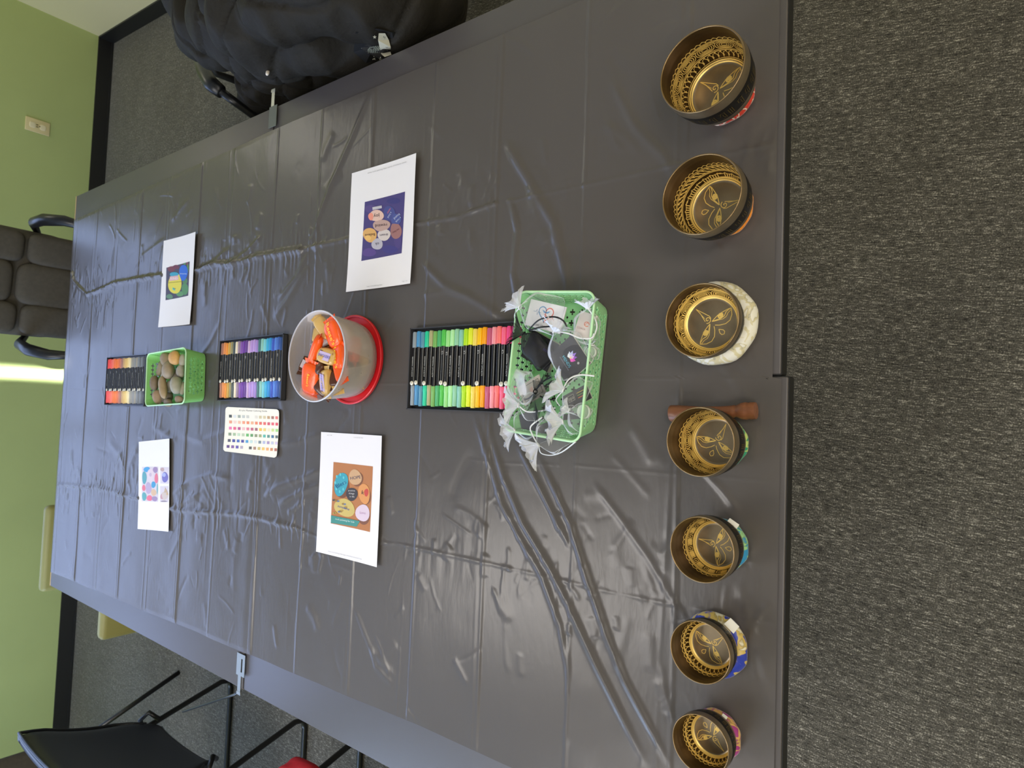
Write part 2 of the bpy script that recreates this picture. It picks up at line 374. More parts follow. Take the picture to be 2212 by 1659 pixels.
L2 = [(125,1045),(170,1050),(215,1053),(260,1066),(300,1075),(370,1100),(440,1105),(520,1110),(560,1118),(640,1140),(700,1165),(860,1175),(1000,1205),(1100,1228),(1200,1250),(1300,1275),(1420,1300),(1530,1320),(1670,1345)]
ridge(L1[:11], .0062, .008, 'crease', taper=False, gather=.0016); ridge(L1[10:16], .0026, .0048, 'crease', taper=False, gather=.0012); ridge(L1[15:], .0012, .0034, 'crease', taper=False, gather=.0004)
ridge(L2[:10], .0036, .007, 'crease', taper=False, gather=.0015); ridge(L2[9:14], .0010, .0038, 'crease', taper=False, gather=.0008); ridge(L2[13:], .0006, .0032, 'crease', taper=False)
ridge([(130,838),(232,842),(440,838)], .0011, .0035, taper=False); ridge([(650,832),(885,828)], .0010, .003, taper=False); ridge([(1320,818),(1660,818)], .0008, .0028, taper=False)
ridge([(1015,993),(1100,1001),(1240,1005),(1430,1022),(1550,1030),(1670,1040)], .0005, .0028, taper=False)
for pix, a_, w_ in (
    ([(800,203),(760,300),(720,390),(690,470),(668,535)], .0065, .012), ([(668,540),(640,600),(600,650)], .004, .012),
    ([(1085,298),(1130,370),(1165,430),(1195,480),(1215,560),(1232,640)], .0085, .015), ([(1100,420),(1118,500),(1108,590),(1120,660)], .007, .012),
    ([(905,560),(960,615),(1030,650),(1110,700)], .0065, .013), ([(900,640),(960,628),(1030,640)], .003, .012),
    ([(1022,890),(1040,940),(1062,1010),(1085,1090),(1125,1165),(1170,1240),(1210,1350),(1232,1480)], .0062, .011),
    ([(1056,900),(1066,960),(1090,1035),(1130,1130),(1190,1230),(1230,1310),(1290,1440),(1400,1659)], .0072, .011),
    ([(1115,950),(1160,1040),(1195,1110),(1235,1190)], .0062, .010),
    ([(1158,975),(1200,1060),(1232,1130),(1270,1250),(1310,1370),(1350,1470),(1420,1600),(1450,1659)], .0078, .010),
    ([(1280,1040),(1340,1120),(1400,1205),(1450,1290),(1482,1350)], .0028, .010), ([(1500,1000),(1560,1060),(1600,1110)], .0035, .010),
    ([(1320,170),(1370,270),(1400,305),(1432,335),(1470,400)], .0055, .013), ([(1310,260),(1330,310),(1350,330)], .0025, .012), ([(1100,300),(1150,360),(1190,420)], .002, .02),
    ([(370,1068),(410,1040),(460,1025),(505,1035)], .0065, .014), ([(365,1100),(400,1085),(440,1062)], .005, .013), ([(560,1080),(600,1052),(660,1030),(705,1010)], .0055, .014), ([(600,1090),(650,1062),(700,1045)], .0045, .012), ([(620,1110),(660,1080)], .004, .012),
    ([(385,935),(440,952),(520,925),(600,905)], .0045, .018), ([(590,960),(640,955),(700,935)], .004, .015), ([(330,915),(370,945),(385,950)], .004, .018),
    ([(235,950),(262,985),(250,1020)], .004, .025), ([(300,960),(280,1010),(275,1050)], .0045, .025),
    ([(492,575),(535,545),(568,508)], .006, .012), ([(430,590),(465,565),(500,535)], .006, .013), ([(590,690),(620,650),(665,575)], .0045, .016), ([(410,430),(385,460),(372,478)], .0028, .014), ([(300,560),(340,530),(360,515)], .0025, .014), ([(420,790),(455,740),(480,690)], .0025, .014),
    ([(1480,1060),(1520,1110),(1545,1150)], .002, .01), ([(760,1300),(800,1400),(860,1470)], .002, .014), ([(800,1395),(812,1440),(850,1480)], .0026, .012), ([(980,1420),(1010,1480)], .002, .01), ([(1350,900),(1400,960),(1440,1010)], .0014, .016), ([(1330,480),(1400,470),(1425,430)], .0015, .016),
    ([(1590,1250),(1640,1400),(1670,1500)], .0018, .014), ([(1600,800),(1640,760)], .0015, .016), ([(1520,560),(1560,530)], .003, .014)):
    ridge(pix, a_, w_)
LW = [[atxy(a_, b_, .751) for a_, b_ in L_] for L_ in (L1, L2)]
for i in range(760):                                                              # many small wrinkles, denser beside the long creases
    if i % 5 < 3:
        pl_ = LW[i % 2]; k = int(rng.integers(0, len(pl_)-1)); u_ = rng.random(); bx_ = pl_[k][0]*(1-u_)+pl_[k+1][0]*u_+rng.normal(0, .06); by_ = pl_[k][1]*(1-u_)+pl_[k+1][1]*u_; an = rng.normal(0, .35); ln = rng.uniform(.02, .075)
    else: bx_, by_ = rng.uniform(-.66, .68), rng.uniform(-1.3, 1.3); an = rng.choice([0, .5, -.6, 1.0, -1.2])+rng.normal(0, .25); ln = rng.uniform(.03, .12)
    bend = rng.normal(0, .11); pts_ = []; x_, y_ = bx_-math.cos(an)*ln/2, by_-math.sin(an)*ln/2
    for q_ in range(5): pts_.append((x_, y_)); x_ += math.cos(an)*ln/4; y_ += math.sin(an)*ln/4; an += bend
    sw = rng.random(); ridge(pts_, rng.uniform(.0002, .0007)*(1+1.2*sw)*(1 if i % 3 else -.7), .0032+.010*sw*sw, 'small', raw=True)
def flat(cx, cy, hx, hy, rz=0, soft=.008):
    """the cloth lies flat under a thing"""
    global H
    x = XX-cx; y = YY-cy; c_, s_ = math.cos(rz), math.sin(rz); a_ = np.abs(x*c_+y*s_)-hx; b_ = np.abs(-x*s_+y*c_)-hy
    d = np.maximum(a_, b_); k = np.clip(.5+d/soft/2, 0, 1); H = H*k + np.minimum(H, .0012)*(1-k)
PAPERS = [((.3762, -.487), -.004), ((-.228, -.4202), .011), ((.3398, .4439), -.010), ((-.2961, .518), .105)]
for (cx, cy), rz in PAPERS: flat(cx, cy, .134, .103, rz)
TRAYS = [(.056, -.752, 0.0), (.062, -.004, .022), (.030, .750, .012)]
for cx, cy, rz in TRAYS: flat(cx, cy, .088, .155, rz, .005)
flat(.056, -1.0, .125, .075, -.08); flat(.037, .352, .072, .12, .06); flat(.08, -.415, .1, .1); flat(-.102, -.012, .06, .125)
BOWLS = [  # rim centre x, y, rim z, rim radius, cushion x, y, outer radius
    (.4590, -1.2470, .850, .0610, .4600, -1.2510, .0450), (.2845, -1.2490, .845, .0570, .2860, -1.2540, .0425), (.1132, -1.2443, .820, .0536, .1160, -1.2450, .0622),
    (-.0563, -1.2520, .835, .0482, -.0580, -1.2600, .0365), (-.2013, -1.2582, .835, .0449, -.2050, -1.2610, .0385), (-.3410, -1.2555, .825, .0423, -.3480, -1.2550, .0465), (-.4640, -1.2580, .822, .0395, -.4720, -1.2600, .0350)]
for b in BOWLS: flat(b[4], b[5], b[6]*.85, b[6]*.85)
flat(-.015, -1.243, .012, .068, .06)
H = np.clip(H, -.0002, .02)
edge = np.minimum(np.minimum(UU, 1-UU)*1.36, np.minimum(VV, 1-VV)*2.67); H = np.where(edge < .012, H*(.35+.65*edge/.012), H)
ZZ = .7512+H
CLOTH_Z = .7512
co = np.stack([XX, YY, ZZ], -1).reshape(-1, 3)
# hem turned down over the far table edge
idx = np.arange(NX*NY).reshape(NY, NX); quads = np.stack([idx[:-1,:-1], idx[:-1,1:], idx[1:,1:], idx[1:,:-1]], -1).reshape(-1, 4)
last = co[idx[-1]]; ex = []
for dy, dz in ((.0095, -.001), (.0125, -.006), (.0125, -.03), (.0125, -.07)):
    p = last.copy(); p[:,1] = last[:,1]+dy; p[:,2] = .7515+dz+.0*p[:,0]; p[:,1] += .0012*np.sin(p[:,0]*40)*(dz < -.02)+.0012*(dz < -.02); ex.append(p)
cur = idx[-1]; base = NX*NY; allq = [quads]
for p in ex:
    nw = np.arange(base, base+NX); base += NX; allq.append(np.stack([cur[:-1], cur[1:], nw[1:], nw[:-1]], -1)); cur = nw
co = np.concatenate([co]+ex); quads = np.concatenate(allq)
me = bpy.data.meshes.new('tablecloth'); me.vertices.add(len(co)); me.vertices.foreach_set('co', co.astype(np.float32).ravel())
me.loops.add(quads.size); me.loops.foreach_set('vertex_index', quads.ravel().astype(np.int32)); me.polygons.add(len(quads))
me.polygons.foreach_set('loop_start', np.arange(0, quads.size, 4, dtype=np.int32))
me.polygons.foreach_set('use_smooth', np.ones(len(quads), dtype=bool)); me.update(calc_edges=True)
clothM = mat('black_plastic_sheet', (84, 79, 76), .27, spec=.44, stretch=(.35, 1, 1), bump=(110, .16, .0016), noise=(2.5, .04))
me.materials.append(clothM)
o = bpy.data.objects.new('tablecloth', me); COL.objects.link(o)
tag(o, 'wrinkled black plastic tablecloth with packing creases spread over the tables', 'tablecloth')
TZ = .7530     # things stand here

# clips at the long edges where the tables meet
def edge_clip(lab, x, y, side, rod):
    t = empty('edge_clip', (x, y, .751), label=lab, cat='clip', group='grey metal clips at the table joint')
    g = MB(); R = Rz(.10*side)
    plate, _ = None, None
    if rod:
        g.T = Matrix.Translation((0, 0, .001))
        vs, fs = perforated([(-.028,-.019),(.028,-.019),(.028,.019),(-.028,.019)], [[(-.018,-.008),(.016,-.008),(.016,-.002),(-.018,-.002)]], .0016); g.add(vs, fs)
    else: g.box((0, 0, .001), (.058, .036, .0016), bev=.0006)
    g.build('plate', chrome if rod else mat('dull_grey_metal', (104, 108, 100), .55, metal=.3), t, smooth=False)
    g = MB(); g.box((side*.050, .006, -.001), (.044, .014, .0016)); g.box((side*.074, .006, -.001), (.008, .018, .003)); g.build('strap', chrome, t, smooth=False)
    if rod:
        g = MB(); p0 = Vector((side*.070, .006, -.004)); p1 = atv(395, 1537, .70)-Vector((x, y, .751)); g.sweep([p0, p0.lerp(p1, .1)+Vector((side*.004,0,-.004)), p1], .0035, 8); g.build('rod', black_steel, t)
    return t
edge_clip('grey metal clip with slot and rod at the left edge joint', -.708, -.020, -1, True)
edge_clip('grey metal clip with narrow strap at the right edge joint, beside coat', .742, -.030, 1, False)

# ---------------------------------------------------------------- printed sheets
paperM = mat('white_paper', (240, 236, 238), .6); printM = mat('print_ink', attr='Col', rough=.6)
def zm(scale, ox, oy): return lambda x, y: (ox+x/scale, oy+y/scale)
class Print:
    """flat print on a sheet: shapes come in picture pixels and are laid onto the sheet's own plane"""
    def __init__(s, org, rz, zf, z0): s.mb = MB(); s.o = org; s.c, s.s = math.cos(rz), math.sin(rz); s.zf = zf; s.z0 = z0; s.layer = 1
    def loc(s, px_, py_):
        x, y = atxy(px_, py_, s.z0); x -= s.o[0]; y -= s.o[1]; return (x*s.c+y*s.s, -x*s.s+y*s.c)
    def poly(s, pts, col, px=True):
        P = [s.loc(*p) if px else p for p in pts]; s.mb.cur = lin(col)
        s.mb.add([(x, y, s.zf(x, y)+.00025*s.layer) for x, y in P], [tuple(range(len(P)))])
    def grid(s, q, col, n=8):      # quad following the sheet's curl
        q = [s.loc(*p) for p in q]; s.mb.cur = lin(col); vs = []
        for i in range(n+1):
            for j in range(n+1):
                a, b = i/n, j/n; x = (q[0][0]*(1-a)+q[1][0]*a)*(1-b)+(q[3][0]*(1-a)+q[2][0]*a)*b; y = (q[0][1]*(1-a)+q[1][1]*a)*(1-b)+(q[3][1]*(1-a)+q[2][1]*a)*b
                vs.append((x, y, s.zf(x, y)+.00025*s.layer))
        s.mb.add(vs, [(i*(n+1)+j, i*(n+1)+j+1, (i+1)*(n+1)+j+1, (i+1)*(n+1)+j) for i in range(n) for j in range(n)])
    def ell(s, Z, cx, cy, rx, ry, col, rot=0, n=22, wob=.04):
        P = []
        for k in range(n):
            a = 2*PI*k/n; r = 1+wob*math.sin(2*a+cx)+wob*math.cos(3*a+cy); x, y = rx*math.cos(a)*r, ry*math.sin(a)*r
            P.append(Z(cx+x*math.cos(rot)-y*math.sin(rot), cy+x*math.sin(rot)+y*math.cos(rot)))
        s.poly(P, col)
    def text(s, Z, cx, cy, body, size, col, rot=0):
        v, f = text_geo(body, size); P = [s.loc(*Z(cx+x*math.cos(rot)+y*math.sin(rot), cy+x*math.sin(rot)-y*math.cos(rot))) for x, y in v]
        s.mb.cur = lin(col); s.mb.add([(x, y, s.zf(x, y)+.00025*s.layer) for x, y in P], f)
    def build(s, parent, name='print'): return s.mb.build(name, printM, parent, smooth=False, color=True)
def sheet(parent, sx, sy, zf, M, name='sheet', rc=0, n=24):
    g = MB(); vs = []
    for i in range(n+1):
        for j in range(n+1):
            x, y = sx*(i/n-.5), sy*(j/n-.5)
            if rc:    # rounded corners
                ax, ay = abs(x)-(sx/2-rc), abs(y)-(sy/2-rc)
                if ax > 0 and ay > 0 and math.hypot(ax, ay) > rc:
                    k = rc/math.hypot(ax, ay); x = math.copysign(sx/2-rc+ax*k, x); y = math.copysign(sy/2-rc+ay*k, y)
            vs.append((x, y, zf(x, y)))
    m1 = len(vs); vs += [(x, y, z-.0003) for x, y, z in vs]
    q = [(i*(n+1)+j, (i+1)*(n+1)+j, (i+1)*(n+1)+j+1, i*(n+1)+j+1) for i in range(n) for j in range(n)]
    fs = q+[tuple(m1+k for k in reversed(f)) for f in q]
    rim = [j for j in range(n+1)]+[i*(n+1)+n for i in range(1, n+1)]+[n*(n+1)+j for j in range(n-1, -1, -1)]+[i*(n+1) for i in range(n-1, 0, -1)]
    for a, b in zip(rim, rim[1:]+rim[:1]): fs.append((a, b, m1+b, m1+a))
    return g.add(vs, fs).build(name, M, parent, auto=60)
def curl(a, b, c): return lambda x, y: .0012+a*((x)/.14)**2+b*((y-.02)/.108)**2*(y < .02)+c*math.sin(x*22)*.5+c*.5
INFO = []
def paper(k, lab, zf, draw):
    (cx, cy), rz = PAPERS[k]; t = empty('paper_sheet', (cx, cy, TZ), rz, label=lab, cat='paper', group='printed sheets on the tablecloth')
    sheet(t, .279, .216, zf, paperM); P = Print((cx, cy), rz, zf, TZ+.002); draw(P); P.build(t)
GR = (170, 168, 168)
def draw1(P):
    Z = zm(4.607, 700, 300); P.grid([Z(410,630), Z(820,530), Z(780,1140), Z(370,1215)], (72, 62, 122)); P.layer = 2
    for a in ((470,700,60,40,(88,72,132)), (700,620,70,30,(60,56,120)), (450,1130,70,40,(92,70,140)), (660,1100,80,40,(66,60,130)), (740,1020,40,70,(80,66,128))): P.ell(Z, *a)
    P.layer = 3
    for a in ((525,765,76,55,(226,190,176)), (655,742,56,76,(70,76,140)), (575,862,88,58,(190,158,150)), (458,957,70,70,(222,172,104)), (600,957,66,57,(214,202,200)), (722,917,60,80,(160,112,110)), (530,1047,55,58,(186,182,196)), (724,805,52,60,(74,84,150))): P.ell(Z, *a)
    P.layer = 4
    P.poly([Z(487,683), Z(580,665), Z(582,692), Z(489,710)], (196,192,200))
    P.ell(Z, 470, 775, 26, 36, (236,150,130)); P.ell(Z, 440, 985, 30, 26, (238,190,110))
    P.layer = 5; r = PI-.1
    P.text(Z, 528, 768, 'joy', 50, (70,50,60), r); P.text(Z, 572, 862, 'rewind', 44, (70,52,60), r); P.text(Z, 460, 955, 'Believe', 36, (90,60,40), r)
    P.text(Z, 600, 957, 'dream', 34, (80,76,100), r); P.text(Z, 530, 1045, 'ok', 40, (84,80,96), r); P.text(Z, 655, 720, 'never', 28, (214,120,140), r-.9); P.text(Z, 660, 760, 'a kind', 28, (200,206,236), r-.9)
    P.text(Z, 735, 775, 'found', 34, (206,212,240), r-.6); P.text(Z, 750, 808, 'a rock', 28, (206,212,240), r-.6); P.text(Z, 722, 920, 'no fear', 28, (110,60,70), r-.4)
    P.text(Z, 640, 290, 'www rock painting ideas words of kindness stones', 20, GR, -.27); P.text(Z, 510, 1462, 'https rock painting ideas', 16, GR, -.12); P.text(Z, 825, 1420, 'Page 1 of 1', 14, GR, -.1)
def draw2(P):
    Z = zm(4.88, 640, 900); P.grid([Z(390,478), Z(815,525), Z(785,1215), Z(362,1125)], (184,118,66)); P.layer = 2
    for a in ((480,745,80,118,(120,72,44)), (640,655,72,76,(130,80,50)), (735,835,60,95,(130,80,50)), (715,1045,76,88,(128,80,56))): P.ell(Z, *a)
    P.layer = 3
    for a in ((470,712,72,122,(58,160,180),.25), (622,640,70,82,(206,164,122)), (586,818,60,72,(62,56,58)), (720,812,64,106,(222,150,84),-.2), (510,960,112,92,(206,182,104),.45), (705,1015,76,92,(222,200,216))): P.ell(Z, *a)
    P.poly([Z(366,1040), Z(675,1100), Z(640,1160), Z(364,1120)], (66,142,134))
    P.layer = 4
    for k in range(16):
        x, y = 460+110*math.cos(k*1.7)*.6, 950+70*math.sin(k*2.3); P.ell(Z, x, y, 14, 10, ((180,150,70), (110,120,150), (150,120,60))[k % 3])
    for k in range(8): P.ell(Z, 460+50*math.cos(k*.8), 700+90*math.sin(k*.8), 9, 16, (96,196,206))
    P.ell(Z, 745, 800, 24, 40, (200,70,56)); P.layer = 5
    P.text(Z, 625, 645, 'HOPE', 46, (86,80,100), -.15); P.text(Z, 470, 715, 'Bless', 60, (22,90,140), -.5); P.text(Z, 585, 780, 'positive', 24, (214,208,206), .05); P.text(Z, 585, 810, 'things', 26, (214,208,206), .05); P.text(Z, 590, 843, 'in life', 24, (214,208,206), .05)
    P.text(Z, 500, 960, 'sunshine', 38, (84,96,150), .3); P.text(Z, 705, 1015, 'love', 40, (196,164,196), .1); P.text(Z, 515, 1095, 'rock painting for kids', 24, (226,240,238), .17); P.text(Z, 705, 800, 'k', 60, (50,40,40), .2)
    P.text(Z, 660, 222, 'rock painting ideas', 14, GR, .06); P.text(Z, 355, 197, '4/12 7:40', 14, GR, .06); P.text(Z, 520, 1460, 'https rock painting ideas page of kindness stones for kids', 16, GR, .23)
def draw3(P):
    Z = zm(6.9125, 320, 480); P.grid([Z(275,680), Z(640,590), Z(615,1100), Z(258,1165)], (74,70,92)); P.layer = 2
    for a in ((350,700,60,40,(120,60,72)), (420,670,50,30,(112,56,76)), (560,1000,55,90,(84,140,90)), (320,1110,50,35,(100,140,112)), (480,1070,60,40,(96,150,100)), (610,680,14,70,(90,140,70)), (560,880,40,50,(86,132,84)), (600,620,18,20,(130,60,80))): P.ell(Z, *a)
    P.layer = 3; P.ell(Z, 405, 915, 102, 158, (226,212,76)); P.ell(Z, 537, 755, 70, 120, (44,104,208))
    P.layer = 4; P.ell(Z, 393, 780, 68, 34, (60,160,190)); P.poly([Z(328,812), Z(455,795), Z(460,860), Z(325,880)], (222,176,180)); P.ell(Z, 400, 990, 36, 30, (96,190,176)); P.ell(Z, 560, 625, 22, 14, (90,140,90))
    P.layer = 5; P.text(Z, 392, 842, 'KIND', 46, (244,232,240), -.05); P.text(Z, 535, 770, 'awesome', 30, (206,226,250), .05); P.text(Z, 400, 990, 'be', 36, (40,90,110), 0); P.poly([Z(305,905), Z(500,885), Z(500,891), Z(305,911)], (150,140,50))
def draw4(P):
    Z = zm(6.635, 280, 920)
    for q in (((180,588),(412,585),(408,1088),(172,1080)), ((446,592),(582,592),(578,828),(444,825)), ((440,866),(572,862),(570,1094),(440,1090))): P.grid([Z(*p) for p in q], (216,206,216), 4)
    P.layer = 2
    for a in ((248,625,46,38,(74,160,214)), (212,742,34,88,(96,164,176)), (302,700,46,88,(224,206,216)), (372,630,34,46,(160,136,176)), (385,752,26,76,(226,120,142)), (202,890,24,46,(226,120,140)), (270,892,42,84,(186,168,200)), (342,842,32,48,(70,156,204)), (345,955,40,48,(218,184,154)), (208,1012,32,62,(100,170,176)), (284,1035,40,42,(232,116,142)), (358,1045,44,36,(164,140,180)), (398,900,9,80,(120,176,180)),
              (478,625,30,28,(190,160,160)), (520,735,52,72,(118,112,186)), (512,1000,56,60,(206,190,184)), (480,1010,36,44,(196,150,160)), (500,1080,54,10,(150,136,150))): P.ell(Z, *a)
    P.layer = 3; P.ell(Z, 505, 700, 30, 30, (170,176,228)); P.ell(Z, 300, 700, 18, 26, (200,180,200)); P.poly([Z(520,880), Z(562,950), Z(505,955)], (196,170,140)); P.poly([Z(545,910), Z(572,985), Z(540,990)], (206,172,130))
paper(0, 'white sheet with a purple photo of painted word stones, nearest on the right', curl(.0012, .0034, .0016), draw1)
paper(1, 'white sheet with an orange photo of painted stones, one reading HOPE', curl(.0010, .0030, -.0003), draw2)
paper(2, 'white sheet with a yellow and a blue painted stone, far right', curl(.0014, .0042, .0010), draw3)
paper(3, 'white sheet with three pastel stone pictures, far left', curl(.0012, .0030, .0006), draw4)

# colour chart card
cz = lambda x, y: .0010+.002*(y/.12)**2+.0016*(x/.06)**2
ct = empty('color_chart_card', (-.1025, -.0115, TZ), 0, label='cream card with six rows of small colour squares, left of the middle marker tray', cat='card')
sheet(ct, .122, .256, cz, mat('cream_card', (250, 243, 226), .5), rc=.010)
P = Print((-.1025, -.0115), 0, cz, TZ+.002); Z = zm(12.764, 480, 870)
ROWS = [((200,330),(1480,375),['505552','dfe2e2','a5aca0','c6c8c2','d2cfc6',None,'e4dccf','d8c8a0','dccba2','c9a377','a87868','ee7a70']),
 ((200,490),(1480,550),['eea080','f6d6cc','f5c4a8','f6a07c','f4936a','f3b48c','f28c68','ee7566','ec6f68','dd6070','ee6c78','e85c66']),
 ((192,660),(1480,722),['f07fb4','ea6a8c','c05590','f2c2c4','e88898','cc6c84','a86c78','f9c650','f2d67c','f8e6c0','d2e08c','a4dc84']),
 ((180,825),(1475,900),['8c9c80','a9c09a','c6dcc0','c0ccae','70bc6c','6ca468','949c78','a4ac78','62bcac','64988a','4c789c','667470']),
 ((165,1000),(1470,1075),['62606c','5054a0','5474bc','5450a0','58a4d4','c8e0da','dfe2e0','84929a','bcc0dc','b098c0','c8c8dc','dccae0']),
 ((140,1165),(1455,1255),['6a4c86','8c66a4','6c5cae','bcb0c0',None,'605f58','b08c76','d4c074','f6ca68','f6b070','da9262','ba7462'])]
for (x0, y0), (x1, y1), cols in ROWS:
    for i, c in enumerate(cols):
        if not c: continue
        x = x0+(x1-x0)*i/11; y = y0+(y1-y0)*i/11; col = tuple(int(c[k:k+2], 16) for k in (0, 2, 4))
        P.layer = 1; P.poly([Z(x,y), Z(x+76,y+2), Z(x+76,y+80), Z(x,y+78)], col)
P.text(Z, 860, 222, 'Acrylic Marker Coloring Guide', 62, (120, 116, 116), .03); P.build(ct)

# ---------------------------------------------------------------- marker trays
capM = mat('marker_cap', objcol=True, rough=.35); barrelM = mat('marker_barrel', (20, 20, 22), .25, spec=.7); trayM = mat('tray_black', (24, 24, 26), .4); dotM = mat('sticker_white', (236, 230, 214), .5)
def mesh_only(mb, M, color=False, auto=None):
    o = mb.build('tmp', M, color=color, auto=auto); me = o.data; bpy.data.objects.remove(o); return me
ML = .152
g = MB(); g.lathe([(0,-ML/2+.040),(.0050,-ML/2+.040),(.0050,ML/2-.031),(0,ML/2-.031)], 10, axis=(1,0,0)); BAR = mesh_only(g, barrelM, auto=40); BAR.name = 'barrel'
g = MB(); g.lathe([(0,ML/2-.0325),(.0056,ML/2-.0325),(.0056,ML/2-.003),(.0046,ML/2),(0,ML/2)], 12, axis=(1,0,0)); CAPA = mesh_only(g, capM, auto=40); CAPA.name = 'cap'
g = MB(); g.lathe([(0,-ML/2),(.0046,-ML/2),(.0052,-ML/2+.003),(.0052,-ML/2+.028),(.0057,-ML/2+.029),(.0057,-ML/2+.041),(0,-ML/2+.041)], 12, axis=(1,0,0)); CAPB = mesh_only(g, capM, auto=40); CAPB.name = 'cap'
g = MB(); g.cur = lin((236,230,214)); g.lathe([(0,.0006),(.0045,.0002),(.0047,-.0004)], 12, c=(-.030, .0005, .0052))
v, f = text_geo('3', .005); g.cur = lin((130,124,112)); g.add([(-.030+y_, -x_+.0005, .0060) for x_, y_ in v], f); DOT = mesh_only(g, printM, color=True); DOT.name = 'sticker'
g = MB(); g.cur = lin((188,186,180))
v, f = text_geo('ACRYLIC MARKER', .0052); g.add([(y_*0+x_*1.0+.004, y_, .00522) for x_, y_ in v], f); PRN = mesh_only(g, printM, color=True); PRN.name = 'print'
g = MB(); g.cur = lin((196,194,190)); g.add([(-.034,.0014,.0050),(.042,.0014,.0050),(.042,.0020,.0048),(-.034,.0020,.0048)], [(0,1,2,3)])
v, f = text_geo('CE', .0062); g.add([(x_+.030, y_-.0006, .0053) for x_, y_ in v], f); PR2 = mesh_only(g, printM, color=True); PR2.name = 'print'
def linked(name, me, parent, color=None):
    o = bpy.data.objects.new(name, me); COL.objects.link(o); o.parent = parent
    if color: o.color = lin(color)
    return o
SETS = [
 ('near', 'tray nearest the mint basket of pouches', [('grey','8f9aa2'),('blue','4a92c4'),('slate blue','5b93ad'),('sea green','22cfa0'),('khaki','aeac80'),('leaf green','79b35e'),('emerald','4fae70'),('bright green','55c452'),('light green','9de08e'),('pale green','b4eeae'),('grey green','93cca8'),('pale teal','8cc9b8'),('lime','b4e01e'),('lemon','e4f02c'),('cream yellow','f0d860'),('golden yellow','fbc402'),('amber orange','fba608'),('mauve','c45c7e'),('light pink','f59aa4'),('coral','fb7a76'),('rose pink','fb6a8e'),('hot pink','f84c8c'),('magenta','f53ca6'),('red pink','f45a72')]),
 ('middle', 'middle tray', [('brown','a87460'),('apricot','e69458'),('orange','f0983c'),('ochre','d2a850'),('khaki grey','a09a70'),('graphite','505a5c'),('cream','f2e6cc'),('dusty mauve','9c86a0'),('violet','8a5cb4'),('purple','7440a8'),('plum','6c4698'),('pale lilac','d2b2da'),('lilac','bc9ade'),('lavender','c0a0e2'),('periwinkle','a98ed8'),('dark teal','4c7c80'),('mint','94ccc0'),('aqua','82d2dc'),('sky blue','42b4e0'),('azure','3698dc'),('cobalt','4060c4'),('cornflower','5a8ae0'),('royal blue','3c62b6'),('navy','2c4c86')]),
 ('far', 'tray behind the basket of pebbles', [('scarlet','f04a44'),('red','f0544c'),('strawberry','f4665a'),('salmon','f47a62'),('coral orange','f4783c'),('tangerine','f67c30'),('vermilion','f48038'),('deep orange','ea7848'),('terracotta','c8806a'),('rosy brown','aa7c72'),('tan','c8a472'),('buff','e0bc78'),('straw','e8c87e'),('cream','f4dc9c'),('pale cream','f2e0b4'),('stone','a6a294'),('warm grey','989690'),('silver grey','8e9092'),('sand grey','a09a8e'),('cool grey','848a90'),('dark grey','6c7074'),('steel grey','7c828a'),('charcoal','5a5e64'),('black','3a3c40')])]
seen = set()
for (cx, cy, rz), (nm, where, cols) in zip(TRAYS, SETS):
    TL, TW = (.290 if nm == 'near' else .305), .168
    t = empty('marker_tray', (cx, cy, TZ), rz, label={'near': 'black marker tray with green to pink pens, touching the mint basket', 'middle': 'black marker tray with orange to blue pens, beside the cream card', 'far': 'black marker tray with red to grey pens, farthest on the table'}[nm], cat='tray', group='marker trays')
    g = MB(); g.box((0,0,.001), (TW, TL, .002)); 
    g.build('tray_floor', trayM, t, smooth=False)
    g = MB()
    for c, d in (((-TW/2+.001,0,.0075),(.002,TL,.013)), ((TW/2-.001,0,.0075),(.002,TL,.013)), ((0,-TL/2+.001,.0075),(TW,.002,.013)), ((0,TL/2-.001,.0075),(TW,.002,.013))): g.box(c, d)
    g.build('rim', mat('tray_rim', (58,58,62), .4), t, smooth=False)
    pitch = (TL-.010)/24
    for i, (cn, hx) in enumerate(cols):
        col = tuple(int(hx[k:k+2], 16) for k in (0, 2, 4)); dy = TL/2-.005-pitch*(i+.5)
        lx = .0012*math.sin(i*2.1); x = cx+(lx)*math.cos(rz)-dy*math.sin(rz); y = cy+lx*math.sin(rz)+dy*math.cos(rz)
        mk = bpy.data.objects.new('marker', None); COL.objects.link(mk); mk.location = (x, y, TZ+.0078); mk.rotation_euler = (0, 0, rz); mk.empty_display_size = .02
        tag(mk, '%s marker pen with black barrel in the %s' % (cn, where), 'marker', 'markers in the %s tray' % nm)
        linked('barrel', BAR, mk); linked('cap', CAPA, mk, col); linked('cap', CAPB, mk, col)
        if nm == 'near': st = i in (0,1,3,7,8,12,15,20,21,22); pr = i in (0,3,5,9,11,16,21); p2 = i in (7,8,12,15,20,22)
        else: st = i % 3 != 1; pr = i % 4 == 0; p2 = i % 4 == 2
        if st: linked('sticker', DOT, mk)
        if pr: linked('print', PRN, mk)
        if p2: linked('print', PR2, mk)

